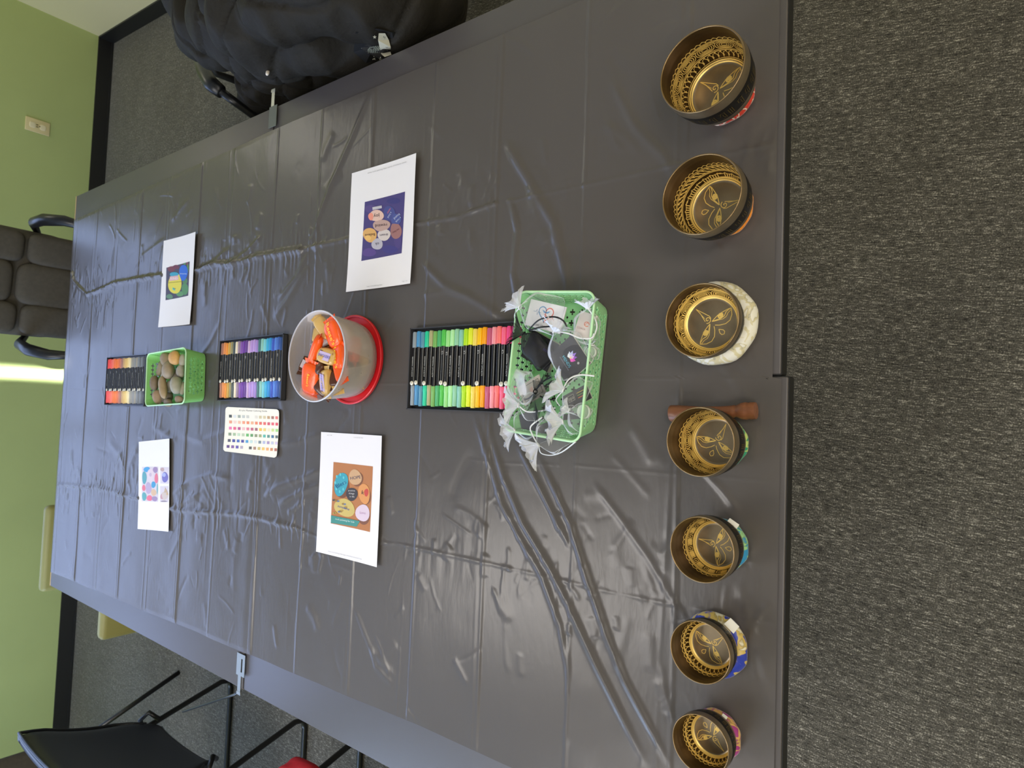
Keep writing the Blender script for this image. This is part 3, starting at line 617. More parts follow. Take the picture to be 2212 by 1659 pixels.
# ---------------------------------------------------------------- baskets
mintA = mat('mint_plastic', (168, 228, 168), .38, spec=.45); mintB = mat('green_plastic', (146, 216, 128), .38, spec=.45)
def plus(cx, cy, r, w_): return [(cx-w_,cy-r),(cx+w_,cy-r),(cx+w_,cy-w_),(cx+r,cy-w_),(cx+r,cy+w_),(cx+w_,cy+w_),(cx+w_,cy+r),(cx-w_,cy+r),(cx-w_,cy+w_),(cx-r,cy+w_),(cx-r,cy-w_),(cx-w_,cy-w_)]
def dot(cx, cy, r): return [(cx+r*math.cos(2*PI*k/8), cy+r*math.sin(2*PI*k/8)) for k in range(8)]
def basket(lab, x, y, rz, M, LX_=.240, LY_=.152, HH=.061, grp='perforated plastic baskets'):
    t = empty('basket', (x, y, TZ), rz, label=lab, cat='basket', group=grp); bx, by, rc = LX_/2-.011, LY_/2-.009, .016; tx, ty = LX_/2-.001, LY_/2-.001
    g = MB()
    for side in range(4):
        if side % 2 == 0: Lb, Lt = bx-rc, tx-rc; off = by; offt = ty
        else: Lb, Lt = by-rc, ty-rc; off = bx; offt = tx
        slant = math.hypot(HH, offt-off); holes = []
        nrow = 4; sp = .0125
        for r in range(nrow):
            zc = .0105+r*.0118; hw = Lb+(Lt-Lb)*zc/slant-.006; nc = int(hw/(sp/2))
            for c in range(-nc, nc+1):
                xx = c*sp/2
                if abs(xx) > hw: continue
                if (c+r) % 2 == 0: holes.append(plus(xx, zc, .0049, .0016))
                else: holes.append(dot(xx, zc, .0016))
        vs, fs = perforated([(-Lb,0),(Lb,0),(Lt,slant),(-Lt,slant)], holes, .0014)
        sx = (off, offt)
        out = []
        for a, b, c in vs:
            k = b/slant; d = off+(offt-off)*k + c; z = b*HH/slant+.001
            p = {0: (a, -d, z), 1: (d, a, z), 2: (-a, d, z), 3: (-d, -a, z)}[side]; out.append(p)
        g.add(out, fs)
    g.build('side_wall', M, t, smooth=False)
    g = MB()                                           # rounded corners
    for sx in (-1, 1):
        for sy in (-1, 1):
            g = MB(); vs = []; n = 6
            for th in (0, 1):
                for k in range(n+1):
                    a = PI/2*k/n
                    for (X_, Y_, z) in ((bx, by, .001), (tx, ty, HH+.001)):
                        r = rc-th*.0014; vs.append((sx*(X_-rc+r*math.cos(a)), sy*(Y_-rc+r*math.sin(a)), z))
            m_ = 2*(n+1)
            fs = [(2*k, 2*k+1, 2*k+3, 2*k+2) for k in range(n)]+[(m_+2*k, m_+2*k+2, m_+2*k+3, m_+2*k+1) for k in range(n)]
            g.add(vs, fs); g.build('corner', M, t)
    def rrect(hx, hy, r, z, n=6):
        P = []
        for qx, qy, a0 in ((1,1,0),(-1,1,PI/2),(-1,-1,PI),(1,-1,1.5*PI)):
            for k in range(n+1): a = a0+PI/2*k/n; P.append((qx*(hx-r)+r*math.cos(a), qy*(hy-r)+r*math.sin(a), z))
        return P
    holes = [plus(i*.019, j*.019, .0052, .0016) for i in range(-5, 6) for j in range(-2, 3)]+[dot((i+.5)*.019, (j+.5)*.019, .0022) for i in range(-5, 5) for j in range(-2, 2)]
    holes = [h for h in holes if max(abs(p[0]) for p in h) < bx-.006 and max(abs(p[1]) for p in h) < by-.005]
    vs, fs = perforated([(a, b) for a, b, c in rrect(bx, by, rc, 0)], holes, .0014); g = MB(); g.add([(a, b, c+.002) for a, b, c in vs], fs); g.build('floor_grid', M, t, smooth=False)
    g = MB(); g.sweep(rrect(LX_/2, LY_/2, rc+.001, HH+.001, 8), .0022, 8, closed=True, flat=1.0); g.build('rim', mat(M.name+'_rim', (190, 236, 186), .35), t)
    return t
BKX, BKY, BKR = .056, -.985, -.085
basket('mint green perforated basket filled with organza pouches, nearest the bowls', BKX, BKY, BKR, mintA)
basket('green perforated basket filled with smooth pebbles, on the far half', .036, .354, PI/2+.055, mintB, LY_=.158)

# pebbles
pebM = mat('pebble_stone', objcol=True, rough=.6, noise=(60, .12), bump=(200, .15, .0008))
Z = zm(4.424, 200, 640)
PEB = [(785,588,.812,62,62,'round tan pebble at the right edge of the green basket',(198,150,84),0),(702,602,.802,52,58,'flat brown pebble beside the round tan one',(140,122,92),0),(862,612,.803,34,52,'slim pale grey pebble against the near wall, right side',(160,152,132),.4),
 (722,708,.807,68,72,'large broad taupe pebble in the middle of the pile',(150,134,110),.3),(845,715,.803,42,58,'smooth grey pebble below the slim one, near wall',(150,142,126),-.2),(800,852,.812,56,78,'oval grey pebble standing near the wall, centre left',(150,144,124),.1),
 (672,868,.814,36,118,'long curved brown pebble lying on top of the pile',(160,138,104),-.62),(590,828,.803,40,66,'dark brown pebble at the far left of the pile',(116,98,74),.1),(678,790,.808,20,72,'thin pale pebble beside the long curved one',(168,158,134),-.55),
 (742,862,.798,36,52,'grey pebble wedged under the oval one',(142,136,124),0),(622,962,.803,40,60,'reddish brown pebble in the left far corner',(150,124,96),.1),(828,985,.803,46,32,'small brown pebble in the near left corner',(146,124,98),0),(722,1018,.800,62,36,'low brown pebble at the left wall of the basket',(128,112,86),0),(862,880,.803,26,54,'narrow grey pebble against the near wall, left side',(144,136,112),0),(645,690,.797,28,66,'narrow taupe pebble at the far wall of the basket',(136,122,96),.45),
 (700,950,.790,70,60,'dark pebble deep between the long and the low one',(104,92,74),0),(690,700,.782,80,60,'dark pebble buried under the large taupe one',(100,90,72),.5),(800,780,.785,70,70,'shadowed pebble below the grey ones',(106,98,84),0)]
PXM = .00045*1.15
for i, (X_, Y_, z, rx, ry, lab, col, rot) in enumerate(PEB):
    px_, py_ = Z(X_, Y_); p = atv(px_, py_, z); mpp = (CAM[2]-z)/(-(CF + (829.5-py_)/FPX*CR + (1106-px_)/FPX*CU)[2])/FPX
    a = rx/4.424*mpp*1.42; b = ry/4.424*mpp*1.14; hz = min(a, b)*.62
    g = MB(); g.puff((0,0,0), (2*b, 2*a, 2*max(hz, .006)), .92, R=Matrix.Rotation(-rot, 3, 'Z'), nu=20, nv=12, wob=.05, seed=i)
    o = g.build('pebble', pebM); o.location = p; o.rotation_euler = (random.uniform(-.15,.15), random.uniform(-.15,.15), 0); o.color = lin(col)
    tag(o, lab, 'pebble', 'pebbles in the green basket')

# ---------------------------------------------------------------- candy tub
tubM = mat('frosted_plastic', (232, 224, 220), .28, spec=.5, trans=.84); lidM = mat('red_plastic', (214, 26, 34), .3, spec=.55)
TUBX, TUBY = .078, -.420
t = empty('lid', (TUBX+.001, TUBY+.004, TZ), label='red round plastic lid lying under the candy tub', cat='lid')
g = MB(); g.lathe([(0,.001),(.088,.001),(.096,.0005),(.1005,.003),(.1015,.009),(.0995,.0105),(.0965,.0095),(.0955,.005),(.0905,.0045),(0,.004)], 64); g.build('disc', lidM, t, auto=50)
t = empty('tub', (TUBX, TUBY, TZ+.0055), label='round frosted plastic tub full of wrapped candies, on the red lid', cat='tub')
g = MB(); g.lathe([(0,.0005),(.076,.0005),(.083,.004),(.0865,.020),(.0935,.090),(.0965,.100),(.0975,.1015),(.0960,.102),(.0945,.100),(.0915,.089),(.0845,.020),(.081,.006),(.075,.0025),(0,.0025)], 64); g.build('body', tubM, t)
g = MB(); pts = [(.0972*math.cos(2*PI*k/64), .0972*math.sin(2*PI*k/64), .1005) for k in range(64)]; g.sweep(pts, .0016, 8, closed=True); g.build('rim', mat('frosted_rim', (222,222,236), .3, trans=.3), t)
foil = lambda nm, c: mat(nm, c, .28, spec=.6, bump=(70, .35, .002))
orangeW = foil('orange_wrapper', (250, 92, 16)); tanW = foil('tan_wrapper', (216, 176, 104)); brownW = foil('brown_wrapper', (84, 44, 26)); silverW = foil('silver_wrapper', (190, 188, 196))
def wrapper(lab, px_, py_, z, rz, tilt, size, M, text=None, tcol=(250,214,40), tsz=.012, panel=None, panel2=None):
    C0 = atv(px_, py_, z); dv = Vector((C0.x-TUBX, C0.y-TUBY)); mxr = .088-max(size[0]*.50, size[1]*.6)
    if dv.length > mxr: dv *= mxr/dv.length; C0 = Vector((TUBX+dv.x, TUBY+dv.y, z))
    t = empty('candy', C0, 0, label=lab, cat='candy', group='wrapped candies in the tub'); t.rotation_euler = (tilt[0], tilt[1], rz)
    size = tuple(q*1.14 for q in size); L_, W_, H_ = size; g = MB(); g.puff((0,0,0), (L_, W_, H_), .55, nu=28, nv=12, wob=.05, seed=int(px_)); 
    g.build('wrapper', M, t)
    for s_ in (-1, 1):
        g = MB(); n = 14; vs = []
        for i in range(4):
            for k in range(n+1):
                x = s_*(L_/2-.003+.0036*i); y = (k/n-.5)*W_*(.86+.05*i); vs.append((x, y, .0011*math.sin(k*2.4+i*.4)*(i > 0)))
        g.add(vs, [(i*(n+1)+k, i*(n+1)+k+1, (i+1)*(n+1)+k+1, (i+1)*(n+1)+k) for i in range(3) for k in range(n)]); g.build('crimped_end', M, t)
    hz = lambda x, y: H_/2*(max(0, 1-abs(2*x/L_)**3.6)**.28)*(max(0, 1-abs(2*y/W_)**3.6)**.28)+.0007
    if panel or text:
        g = MB()
        def surf(P, col, lift=0):
            g.cur = lin(col); g.add([(x, y, hz(x, y)+lift) for x, y in P], [tuple(range(len(P)))])
        if panel: 
            a, b = L_*.36, W_*.26; 
            if panel2: surf([(-a-.003,-b-.002),(a-.002,-b-.002),(a+.004,b+.002),(-a+.003,b+.002)], panel2)
            surf([(-a,-b),(a-.004,-b),(a,b),(-a+.004,b)], panel, .0003)
        if text:
            v, f = text_geo(text, tsz); g.cur = lin(tcol); g.add([(x, y, hz(x, y)+.0007) for x, y in v], f)
        g.build('print', printM, t, smooth=False, color=True)
    return t
OR = 'orange wrapped candy '
wrapper(OR+'with big yellow script, upper right in the tub', 724, 716, .846, PI+.36, (.1,.15), (.050,.040,.016), orangeW, "Reese's", tsz=.017)
wrapper(OR+'with yellow script against the near rim', 733, 771, .838, PI+.19, (.12,.0), (.050,.038,.016), orangeW, "Reese's", tsz=.017)
wrapper(OR+'standing tall and narrow, at the far side', 682, 757, .846, PI-.58, (.7,.1), (.062,.030,.020), orangeW, "Reese's", tcol=(60,20,10), tsz=.010)
wrapper(OR+'with a pale glossy patch, lower left in the tub', 672, 822, .846, PI-.35, (-.2,.2), (.062,.042,.018), orangeW, "Reese's", tsz=.010, tcol=(250,214,40))
wrapper('small orange candy between the tan bars at the near rim', 738, 801, .838, .5, (.2,.1), (.044,.028,.014), orangeW)
wrapper('tan wrapped bar with blue letters on a lilac panel, centre of tub', 708, 770, .846, -PI/2-.25, (0,.1), (.046,.030,.018), tanW, 'SNICKERS', tcol=(60,72,170), tsz=.0085, panel=(206,186,226), panel2=(120,70,50))
wrapper('tan wrapped bar with blue letters, lowest left near the rim', 705, 826, .844, PI+.05, (.15,.1), (.048,.030,.018), tanW, 'SNICKERS', tcol=(60,72,170), tsz=.0085, panel=(206,186,226), panel2=(120,70,50))
wrapper('plain tan wrapped candy at the far right of the pile', 700, 700, .842, .7, (.2,-.2), (.050,.026,.016), tanW)
wrapper('tan wrapped candy with crinkled end, above the tall orange one', 688, 722, .836, .2, (.1,.3), (.034,.024,.014), tanW)
wrapper('tan wrapped candy under the bar at the near left rim', 735, 832, .832, .3, (.4,.1), (.040,.024,.016), tanW)
wrapper('brown wrapped candy in the centre of the pile', 692, 792, .842, .9, (.2,.3), (.034,.026,.018), brownW)
wrapper('brown twisted candy wrapper tip at the far left rim', 655, 790, .838, .2, (.6,.5), (.030,.016,.010), brownW, panel=(226,220,236))
wrapper('brown wrapped candy at the lower left, beside the tan bar', 697, 853, .836, .8, (.2,-.3), (.040,.026,.016), brownW)
wrapper('brown candy at the near left between tan bars', 725, 818, .838, .2, (.3,.2), (.032,.022,.014), brownW)
wrapper('silver and white wrapped candy beside the tall orange one', 700, 738, .840, -.9, (.2,.6), (.036,.018,.012), silverW)
wrapper('white and brown wrapped candy in the middle, under orange ones', 688, 778, .838, .4, (.2,.2), (.030,.020,.014), silverW)
rr = random.Random(3)                                  # lower layer seen through the frosted wall
for k in range(14):
    a = 2*PI*k/14; R_ = .058; M = (orangeW, tanW, brownW, tanW, orangeW, silverW, tanW)[k % 7]; nm = ('orange', 'tan', 'brown', 'tan', 'orange', 'silver', 'tan')[k % 7]
    side = ('right', 'far right', 'far right', 'far', 'far left', 'far left', 'left', 'left', 'near left', 'near left', 'near', 'near right', 'near right', 'right')[k]
    o = wrapper('%s candy of the %s, at the %s side inside the frosted tub wall' % (nm, ('bottom layer', 'second layer')[k % 2], side), 700, 770, .79, a+1.2, (rr.uniform(-.4,.4), rr.uniform(-.3,.3)), (.044, .028, .018), M)
    o.location = (TUBX+R_*math.cos(a), TUBY+R_*math.sin(a), .778+.024*(k % 2)+.004)
for k in range(6):
    a = 2*PI*k/6+.4; M = (tanW, brownW, orangeW)[k % 3]; nm = ('tan', 'brown', 'orange')[k % 3]
    o = wrapper('%s candy just below the top layer, toward the %s side' % (nm, ('right', 'far', 'far left', 'left', 'near left', 'near right')[k]), 700, 770, .8, a, (.2,.1), (.046,.030,.018), M)
    o.location = (TUBX+.030*math.cos(a), TUBY+.030*math.sin(a), .816)

# ---------------------------------------------------------------- pouches and cards in the mint basket
organW = mat('white_organza', (232, 234, 242), .35, spec=.5, trans=.95); organW2 = mat('white_organza_gathered', (232, 234, 246), .4, trans=.5)
organB = mat('black_organza', (14, 13, 16), .5, trans=.42, bump=(300, .3, .001)); velvetB = mat('black_velour', (16, 14, 18), .7, sheen=.3)
ribW = mat('white_satin', (228, 230, 232), .3, spec=.6); ribB = mat('black_satin', (16, 16, 20), .35)
Z = zm(4.147, 1060, 600)
def card(lab, q, z, col, draw=None, th=.0016, name='business_card', dz=(0,0,0,0), edge=(222,218,210)):
    P4 = [atv(*Z(*p), z+dz[i]) for i, p in enumerate(q)]; c = sum(P4, Vector())/4
    ex = ((P4[1]-P4[0])+(P4[2]-P4[3])).normalized(); ey = ((P4[0]-P4[3])+(P4[1]-P4[2]))
    R = frame(ex, ey); lx = ((P4[1]-P4[0]).length+(P4[2]-P4[3]).length)/2; ly = ((P4[0]-P4[3]).length+(P4[1]-P4[2]).length)/2
    t = empty(name, c, label=lab, cat='card', group='cards in the organza pouches'); t.rotation_euler = R.to_euler()
    g = MB(); g.cur = lin(edge); g.box((0,0,-th/2), (lx, ly, th)); g.cur = lin(col); g.add([(-lx/2,-ly/2,.0002),(lx/2,-ly/2,.0002),(lx/2,ly/2,.0002),(-lx/2,ly/2,.0002)], [(0,1,2,3)]); g.build('card_stock', printM, t, smooth=False, color=True)
    if draw:
        g = MB(); draw(g, lx, ly); g.build('print', printM, t, smooth=False, color=True)
    return t
def gl(g, pts, w_, col, z=.0005):            # printed line
    g.cur = lin(col)
    for a, b in zip(pts[:-1], pts[1:]):
        d = Vector((b[0]-a[0], b[1]-a[1])); 
        if d.length < 1e-6: continue
        n = Vector((-d.y, d.x)).normalized()*w_/2; g.add([(a[0]+n.x,a[1]+n.y,z),(a[0]-n.x,a[1]-n.y,z),(b[0]-n.x,b[1]-n.y,z),(b[0]+n.x,b[1]+n.y,z)], [(0,1,2,3)])
def gt(g, x, y, body, size, col, rot=0, z=.0005):
    v, f = text_geo(body, size); g.cur = lin(col); c, s = math.cos(rot), math.sin(rot); g.add([(x+a*c-b*s, y+a*s+b*c, z) for a, b in v], f)
def gp(g, pts, col, z=.0005): g.cur = lin(col); g.add([(a, b, z) for a, b in pts], [tuple(range(len(pts)))])
def d_heart(g, lx, ly):
    H_ = [(.015*math.sin(t)**3, .0135*(13*math.cos(t)-5*math.cos(2*t)-2*math.cos(3*t)-math.cos(4*t))/15+.004) for t in [2*PI*k/40 for k in range(41)]]
    gl(g, H_[:21], .0016, (226,96,78)); gl(g, H_[20:], .0016, (74,140,190))
    gl(g, [(-.026,.004),(-.021,.004),(-.019,.008),(-.017,-.001),(-.015,.006),(-.013,.004),(-.010,.004)], .0006, (90,130,170)); gl(g, [(.010,-.001),(.013,-.004),(.015,.001),(.017,-.003),(.020,-.003)], .0006, (226,96,78))
    gl(g, [(0,.009),(0,-.006)], .0012, (226,96,78)); gp(g, [(-.009,.010),(0,.007),(.009,.010),(.004,.005),(-.004,.005)], (98,150,196)); gt(g, -.004, -ly/2+.005, 'CARE GROUP', .0048, (70,70,76)); gl(g, [(-.003,.003),(.003,.001),(-.003,-.002),(.003,-.005)], .0008, (226,96,78))
def d_lotus(g, lx, ly):
    for k, (a, r, c) in enumerate(((2.6,.012,(216,226,246)),(2.1,.014,(190,196,240)),(1.57,.015,(156,120,220)),(1.05,.014,(150,84,200)),(.55,.012,(220,70,190)),(2.9,.009,(240,244,250)),(.25,.009,(240,90,200)),(1.3,.009,(236,190,240)),(1.85,.009,(226,214,246)))):
        ux, uy = math.cos(a), math.sin(a); gp(g, [(0, .002), (ux*r*.55-uy*.003, .002+uy*r*.55+ux*.003), (ux*r, .002+uy*r), (ux*r*.55+uy*.003, .002+uy*r*.55-ux*.003)], c, .0005+.00005*k)
    gp(g, [(.002*math.cos(k), .004+.002*math.sin(k)) for k in range(6)], (250,220,160), .0012); gt(g, 0, -.006, 'MENDS', .0072, (96,190,214)); gt(g, 0, -.011, 'counseling and wellness', .0030, (150,150,170))
    gp(g, [(.016+.0022*math.cos(k*.8), .010+.0022*math.sin(k*.8)) for k in range(8)], (170,168,170), .0006)
def d_circ(g, lx, ly):
    gl(g, [(.0045*math.cos(a*.3)+.002, .0035*math.sin(a*.3)+.003) for a in range(20)], .0012, (236,130,90)); gt(g, -.006, -.006, 'COACH', .0046, (170,120,110)); gl(g, [(-.002,.001),(.004,.006)], .0008, (236,130,90))
def d_dark(g, lx, ly): gt(g, .002, .005, 'THE JOURNAL', .0072, (96,74,176)); gt(g, .002, -.003, 'for every new day', .0040, (50,42,90)); gt(g, .002, .011, 'practice', .0034, (50,42,90))
def d_gold(g, lx, ly):
    gt(g, -.010, .003, 'spa', .008, (180,176,160)); gl(g, [(-.016,-.002),(-.004,-.002),(-.004,.008),(-.016,.008),(-.016,-.002)], .0005, (190,186,170))
    for k, c in enumerate(((176,160,70),(120,146,60),(206,110,60))): gl(g, [(.002,.006-.004*k),(.018,.006-.004*k)], .0012, c)
def d_tan(g, lx, ly): gl(g, [(-lx*.4,-ly*.35),(-lx*.4,ly*.35),(lx*.4,ly*.35),(lx*.4,-ly*.35),(-lx*.4,-ly*.35)], .0008, (60,56,54)); gp(g, [(-.004,.004),(.004,.006),(.003,-.003),(-.003,-.004)], (216,170,150))
card('white card with a red and blue heart logo, in the right far pouch', [(400,190),(700,290),(600,478),(268,420)], .806, (226,224,226), d_heart)
card('black box with dim purple lettering, in the black ribbon pouch', [(400,482),(588,590),(535,858),(245,682)], .800, (16,14,18), d_dark, th=.010, edge=(190,180,160))
card('black card with a purple lotus logo, in the central clear pouch', [(742,560),(928,852),(648,866),(505,650)], .812, (36,34,40), d_lotus, th=.004)
card('pinkish white card with an orange ring logo, in the near right pouch', [(795,280),(940,350),(905,560),(752,530)], .800, (228,214,208), d_circ)
card('cream card with dark border in the pouch tied with black tulle', [(205,995),(430,890),(500,1010),(345,1140)], .800, (196,188,176), d_tan)
card('dark card with gold and green lines, in the near left pouch', [(608,1090),(850,965),(918,1062),(720,1168)], .806, (52,52,54), d_gold)
card('navy card in the pouch at the left far corner', [(215,1250),(420,1180),(440,1400),(330,1420)], .794, (36,40,62))
card('charcoal card with pale edge in the leftmost pouch', [(360,1380),(520,1300),(620,1400),(480,1440)], .800, (70,68,72))
card('black card flat under the rosette pouch at the left', [(640,1225),(800,1210),(800,1262),(660,1275)], .796, (40,38,42))

def pouch(lab, body, neck, ruff, z, zn, wid, MBODY=organW, MRUF=organW2, ribbon=None, ribM=ribW, thick=.016, seed=0, rs=.021):
    """drawstring pouch: body far end -> neck, ruffle beyond the neck; points in zoomed picture pixels"""
    A = atv(*Z(*body), z); Nn = atv(*Z(*neck), zn); Rf = atv(*Z(*ruff), zn+.006); rr = random.Random(seed)
    t = empty('organza_pouch', Vector((A.x, A.y, z-thick/2)), label=lab, cat='pouch', group='drawstring pouches in the mint basket'); O = t.location
    ax = (Nn-A); L_ = ax.length; ax.normalize(); sx = ax.cross(Vector((0,0,1))).normalized(); up = sx.cross(ax)
    g = MB(); n = 40; m_ = 26; vs = []
    ph = [rr.uniform(0,6.28) for _ in range(4)]
    for i in range(m_+1):
        s_ = i/m_
        wv = wid*(min(1, (s_/.07+.12)) ** .35)*(1 if s_ < .62 else max(.11, math.cos((s_-.62)/.38*PI/2)**.9)); hv = thick/2*(min(1, s_/.12+.1)**.5)*(1 if s_ < .6 else max(.35, 1-(s_-.6)*1.3))
        for k in range(n):
            a = 2*PI*k/n; cs, sn = math.cos(a), math.sin(a)
            wr = 1+.10*s_*s_*math.sin(11*a+ph[0])+.03*math.sin(5*a+9*s_+ph[1])
            x = math.copysign(abs(cs)**.8, cs)*wv*wr; y = math.copysign(abs(sn)**.8, sn)*hv*(1+.35*math.sin(7*s_+3*a+ph[2])*.5)
            vs.append(A+ax*L_*s_+sx*x+up*y-O)
    g.add(vs, [(i*n+k, i*n+(k+1) % n, (i+1)*n+(k+1) % n, (i+1)*n+k) for i in range(m_) for k in range(n)]+[tuple(range(n))]); g.build('bag', MBODY, t)
    g = MB(); vs = []; d = (Rf-Nn).normalized(); s2 = d.cross(up).normalized(); u2 = s2.cross(d); m2 = 9; n = 56; petals = rr.choice((6,7,8))
    for i in range(m2+1):
        s_ = i/m2; r = .0028+rs*1.0*s_**.9; 
        for k in range(n):
            a = 2*PI*k/n; fl = 1+.24*s_*math.sin(petals*a+ph[3])+.16*s_*math.sin(17*a+ph[0]); l = rs*.9*s_*(1+.16*math.sin(petals*a+1+ph[1])*s_)*(1-.25*s_)
            vs.append(Nn+d*l*1.25+s2*math.cos(a)*r*fl+u2*math.sin(a)*r*fl*.55-O+up*.002)
    g.add(vs, [(i*n+k, i*n+(k+1) % n, (i+1)*n+(k+1) % n, (i+1)*n+k) for i in range(m2) for k in range(n)]); g.build('ruffle', MRUF, t)
    g = MB(); g.sweep([Nn-O+(sx*math.cos(2*PI*k/12)*.0042+up*math.sin(2*PI*k/12)*.0038) for k in range(12)], .0011, 6, closed=True)
    if ribbon:
        for rb in ribbon:
            P_ = [atv(*Z(*p[:2]), p[2])-O for p in rb]; Q = []
            for i in range(len(P_)-1):
                p0, p1, p2, p3 = P_[max(i-1,0)], P_[i], P_[i+1], P_[min(i+2, len(P_)-1)]
                for k in range(6):
                    u_ = k/6; Q.append(.5*((2*p1)+(p2-p0)*u_+(2*p0-5*p1+4*p2-p3)*u_*u_+(3*p1-p0-3*p2+p3)*u_**3))
            g.sweep(Q+[P_[-1]], .0014, 6, flat=.45)
    g.build('ribbon', ribM, t); return t
pouch('clear pouch holding the heart logo card, at the far right corner', (640,360), (262,262), (190,190), .808, .822, .032, ribbon=[[(255,270,.822),(215,330,.815),(225,390,.812),(275,440,.812)]], seed=1)
pouch('black velour pouch with tulle ruffle lying over the marker tray', (520,780), (290,500), (230,480), .800, .818, .022, organB, organB, [[(340,470,.822),(430,380,.830),(560,350,.832),(650,385,.826),(690,465,.822)], [(350,470,.822),(440,445,.826),(540,435,.824)]], ribB, seed=2, rs=.022)
pouch('clear pouch holding the lotus logo card, in the basket centre', (800,850), (575,480), (590,420), .814, .826, .033, ribbon=[[(590,478,.826),(700,500,.824),(800,540,.820),(900,540,.818),(925,500,.816)]], seed=3, rs=.019)
pouch('clear pouch with a pinkish card at the near right corner', (850,600), (875,275), (862,205), .800, .816, .024, ribbon=[[(875,280,.816),(930,360,.812),(950,450,.812),(900,570,.812)]], seed=4, rs=.016)
pouch('small clear pouch with round discs at the near wall', (900,720), (905,600), (885,560), .798, .806, .015, seed=5, rs=.008)
pouch('clear pouch tied with black tulle rosette, left of the centre', (190,950), (400,1020), (440,1040), .800, .822, .028, MRUF=organB, ribbon=[[(400,1010,.822),(470,930,.826),(540,890,.824)], [(400,1030,.822),(340,1080,.816),(300,1090,.812)], [(440,1060,.824),(510,1090,.822),(570,1090,.82)]], ribM=ribB, seed=6, rs=.034)
pouch('clear pouch with the gold lined card at the near wall', (860,1100), (650,1005), (590,975), .806, .824, .030, ribbon=[[(640,1010,.824),(700,910,.824),(800,870,.820),(930,880,.816)], [(640,1020,.824),(585,1090,.818),(620,1150,.814)]], seed=7, rs=.024)
pouch('clear pouch with a leafy ruffle hanging over the marker tray', (520,1170), (250,1140), (180,1140), .798, .818, .024, ribbon=[[(255,1150,.818),(330,1200,.814),(460,1190,.812),(580,1165,.810)]], seed=8, rs=.026)
pouch('clear pouch with the navy card at the left far corner', (400,1260), (215,1365), (140,1385), .798, .814, .026, ribbon=[[(215,1370,.814),(240,1450,.806),(300,1490,.800),(400,1500,.800)]], seed=9, rs=.024)
pouch('clear pouch topped with a white tulle rosette at the left', (800,1260), (640,1290), (590,1290), .798, .820, .024, seed=10, rs=.028)
pouch('leftmost clear pouch with white ruffle hanging over the rim', (650,1330), (425,1495), (370,1530), .802, .816, .030, ribbon=[[(430,1500,.816),(450,1570,.806),(540,1590,.800),(640,1560,.802),(760,1470,.816)], [(420,1490,.816),(370,1400,.820),(360,1330,.822),(460,1250,.824)]], seed=11, rs=.028)
pouch('clear pouch with a round white disc at the left near corner', (870,1290), (700,1190), (650,1170), .800, .812, .022, seed=12, rs=.014)
for i, (X_, Y_, r, lab) in enumerate(((905,668,.0085,'small round clear disc at the near wall, right half'), (835,1200,.0115,'round white disc with pinkish centre at the near left'))):
    p = atv(*Z(X_, Y_), .806); o = MB().lathe([(0,-.003),(r,-.003),(r+.0006,0),(r,.003),(r-.0015,.003),(r-.002,.0015),(0,.0015)], 28).build('round_tin', mat('milky_plastic', (214, 224, 214), .3, trans=.2)); o.location = p; tag(o, lab, 'tin', 'round tins in the pouches')

# ---------------------------------------------------------------- singing bowls
bronze = mat('dark_bronze', (150, 134, 110), .34, metal=.8, noise=(25, .2), bump=(120, .05, .0005)); shadebronze = mat('shaded_bronze_wall', (84, 66, 42), .30, metal=.85); goldM = mat('engraved_gold', (255, 218, 122), .36, metal=.4); blackband = mat('blackened_bronze', (30, 27, 24), .45, metal=.5)  # inner wall bronze is darkened to paint the shade below the rim
rimM = mat('bowl_rim', (146, 122, 88), .3, metal=.85)
DIRS = [(-135,-200), (-.2,1), (-305,-350), (-480,205), (-70,-470), (-145,140), (1,1)]
CUSH = [((206,52,34),(240,214,196)), ((238,134,16),(244,156,36)), ((222,218,204),(204,194,156)), ((22,140,104),(178,200,110)), ((20,130,180),(140,190,130)), ((24,48,160),(196,170,90)), ((150,34,120),(204,160,90))]
def silk(k):
    a, b = CUSH[k]; M = bpy.data.materials.new('silk_brocade'); M.use_nodes = True; nt = M.node_tree; N = nt.nodes; L = nt.links; p = N['Principled BSDF']
    p.inputs['Roughness'].default_value = .38; p.inputs['Sheen Weight'].default_value = .3; p.inputs['Specular IOR Level'].default_value = .5
    tc = N.new('ShaderNodeTexCoord'); n = N.new('ShaderNodeTexNoise'); n.inputs['Scale'].default_value = (50, 120, 45, 36, 40, 34, 36)[k]; n.inputs['Detail'].default_value = 1.5; n.inputs['Distortion'].default_value = 1.6
    L.new(tc.outputs['Object'], n.inputs[0]); cr = N.new('ShaderNodeValToRGB'); e = cr.color_ramp.elements; cr.color_ramp.interpolation = 'LINEAR'
    e[0].position = .50; e[0].color = lin(a); e[1].position = .53; e[1].color = lin(b)
    x = e.new(.60); x.color = lin(b); x = e.new(.62); x.color = lin(tuple(int(v*.8) for v in b)); x = e.new(.66); x.color = lin(a if k not in (5,) else (220, 214, 190))
    L.new(n.outputs[0], cr.inputs[0]); L.new(cr.outputs[0], p.inputs['Base Color']); bp = N.new('ShaderNodeBump'); bp.inputs['Strength'].default_value = .25; bp.inputs['Distance'].default_value = .001
    L.new(n.outputs[0], bp.inputs['Height']); L.new(bp.outputs[0], p.inputs['Normal']); return M
IN = [(0,.13),(.40,.11),(.680,.105),(.745,.145),(.83,.25),(.90,.40),(.95,.58),(.975,.76),(.97,.90),(.955,1.0)]      # inner profile r/R, z/H
OUT = [(.985,1.0),(1.0,.93),(1.005,.78),(.985,.60),(.945,.38),(.87,.18),(.75,.05),(.64,.012),(0,0)]
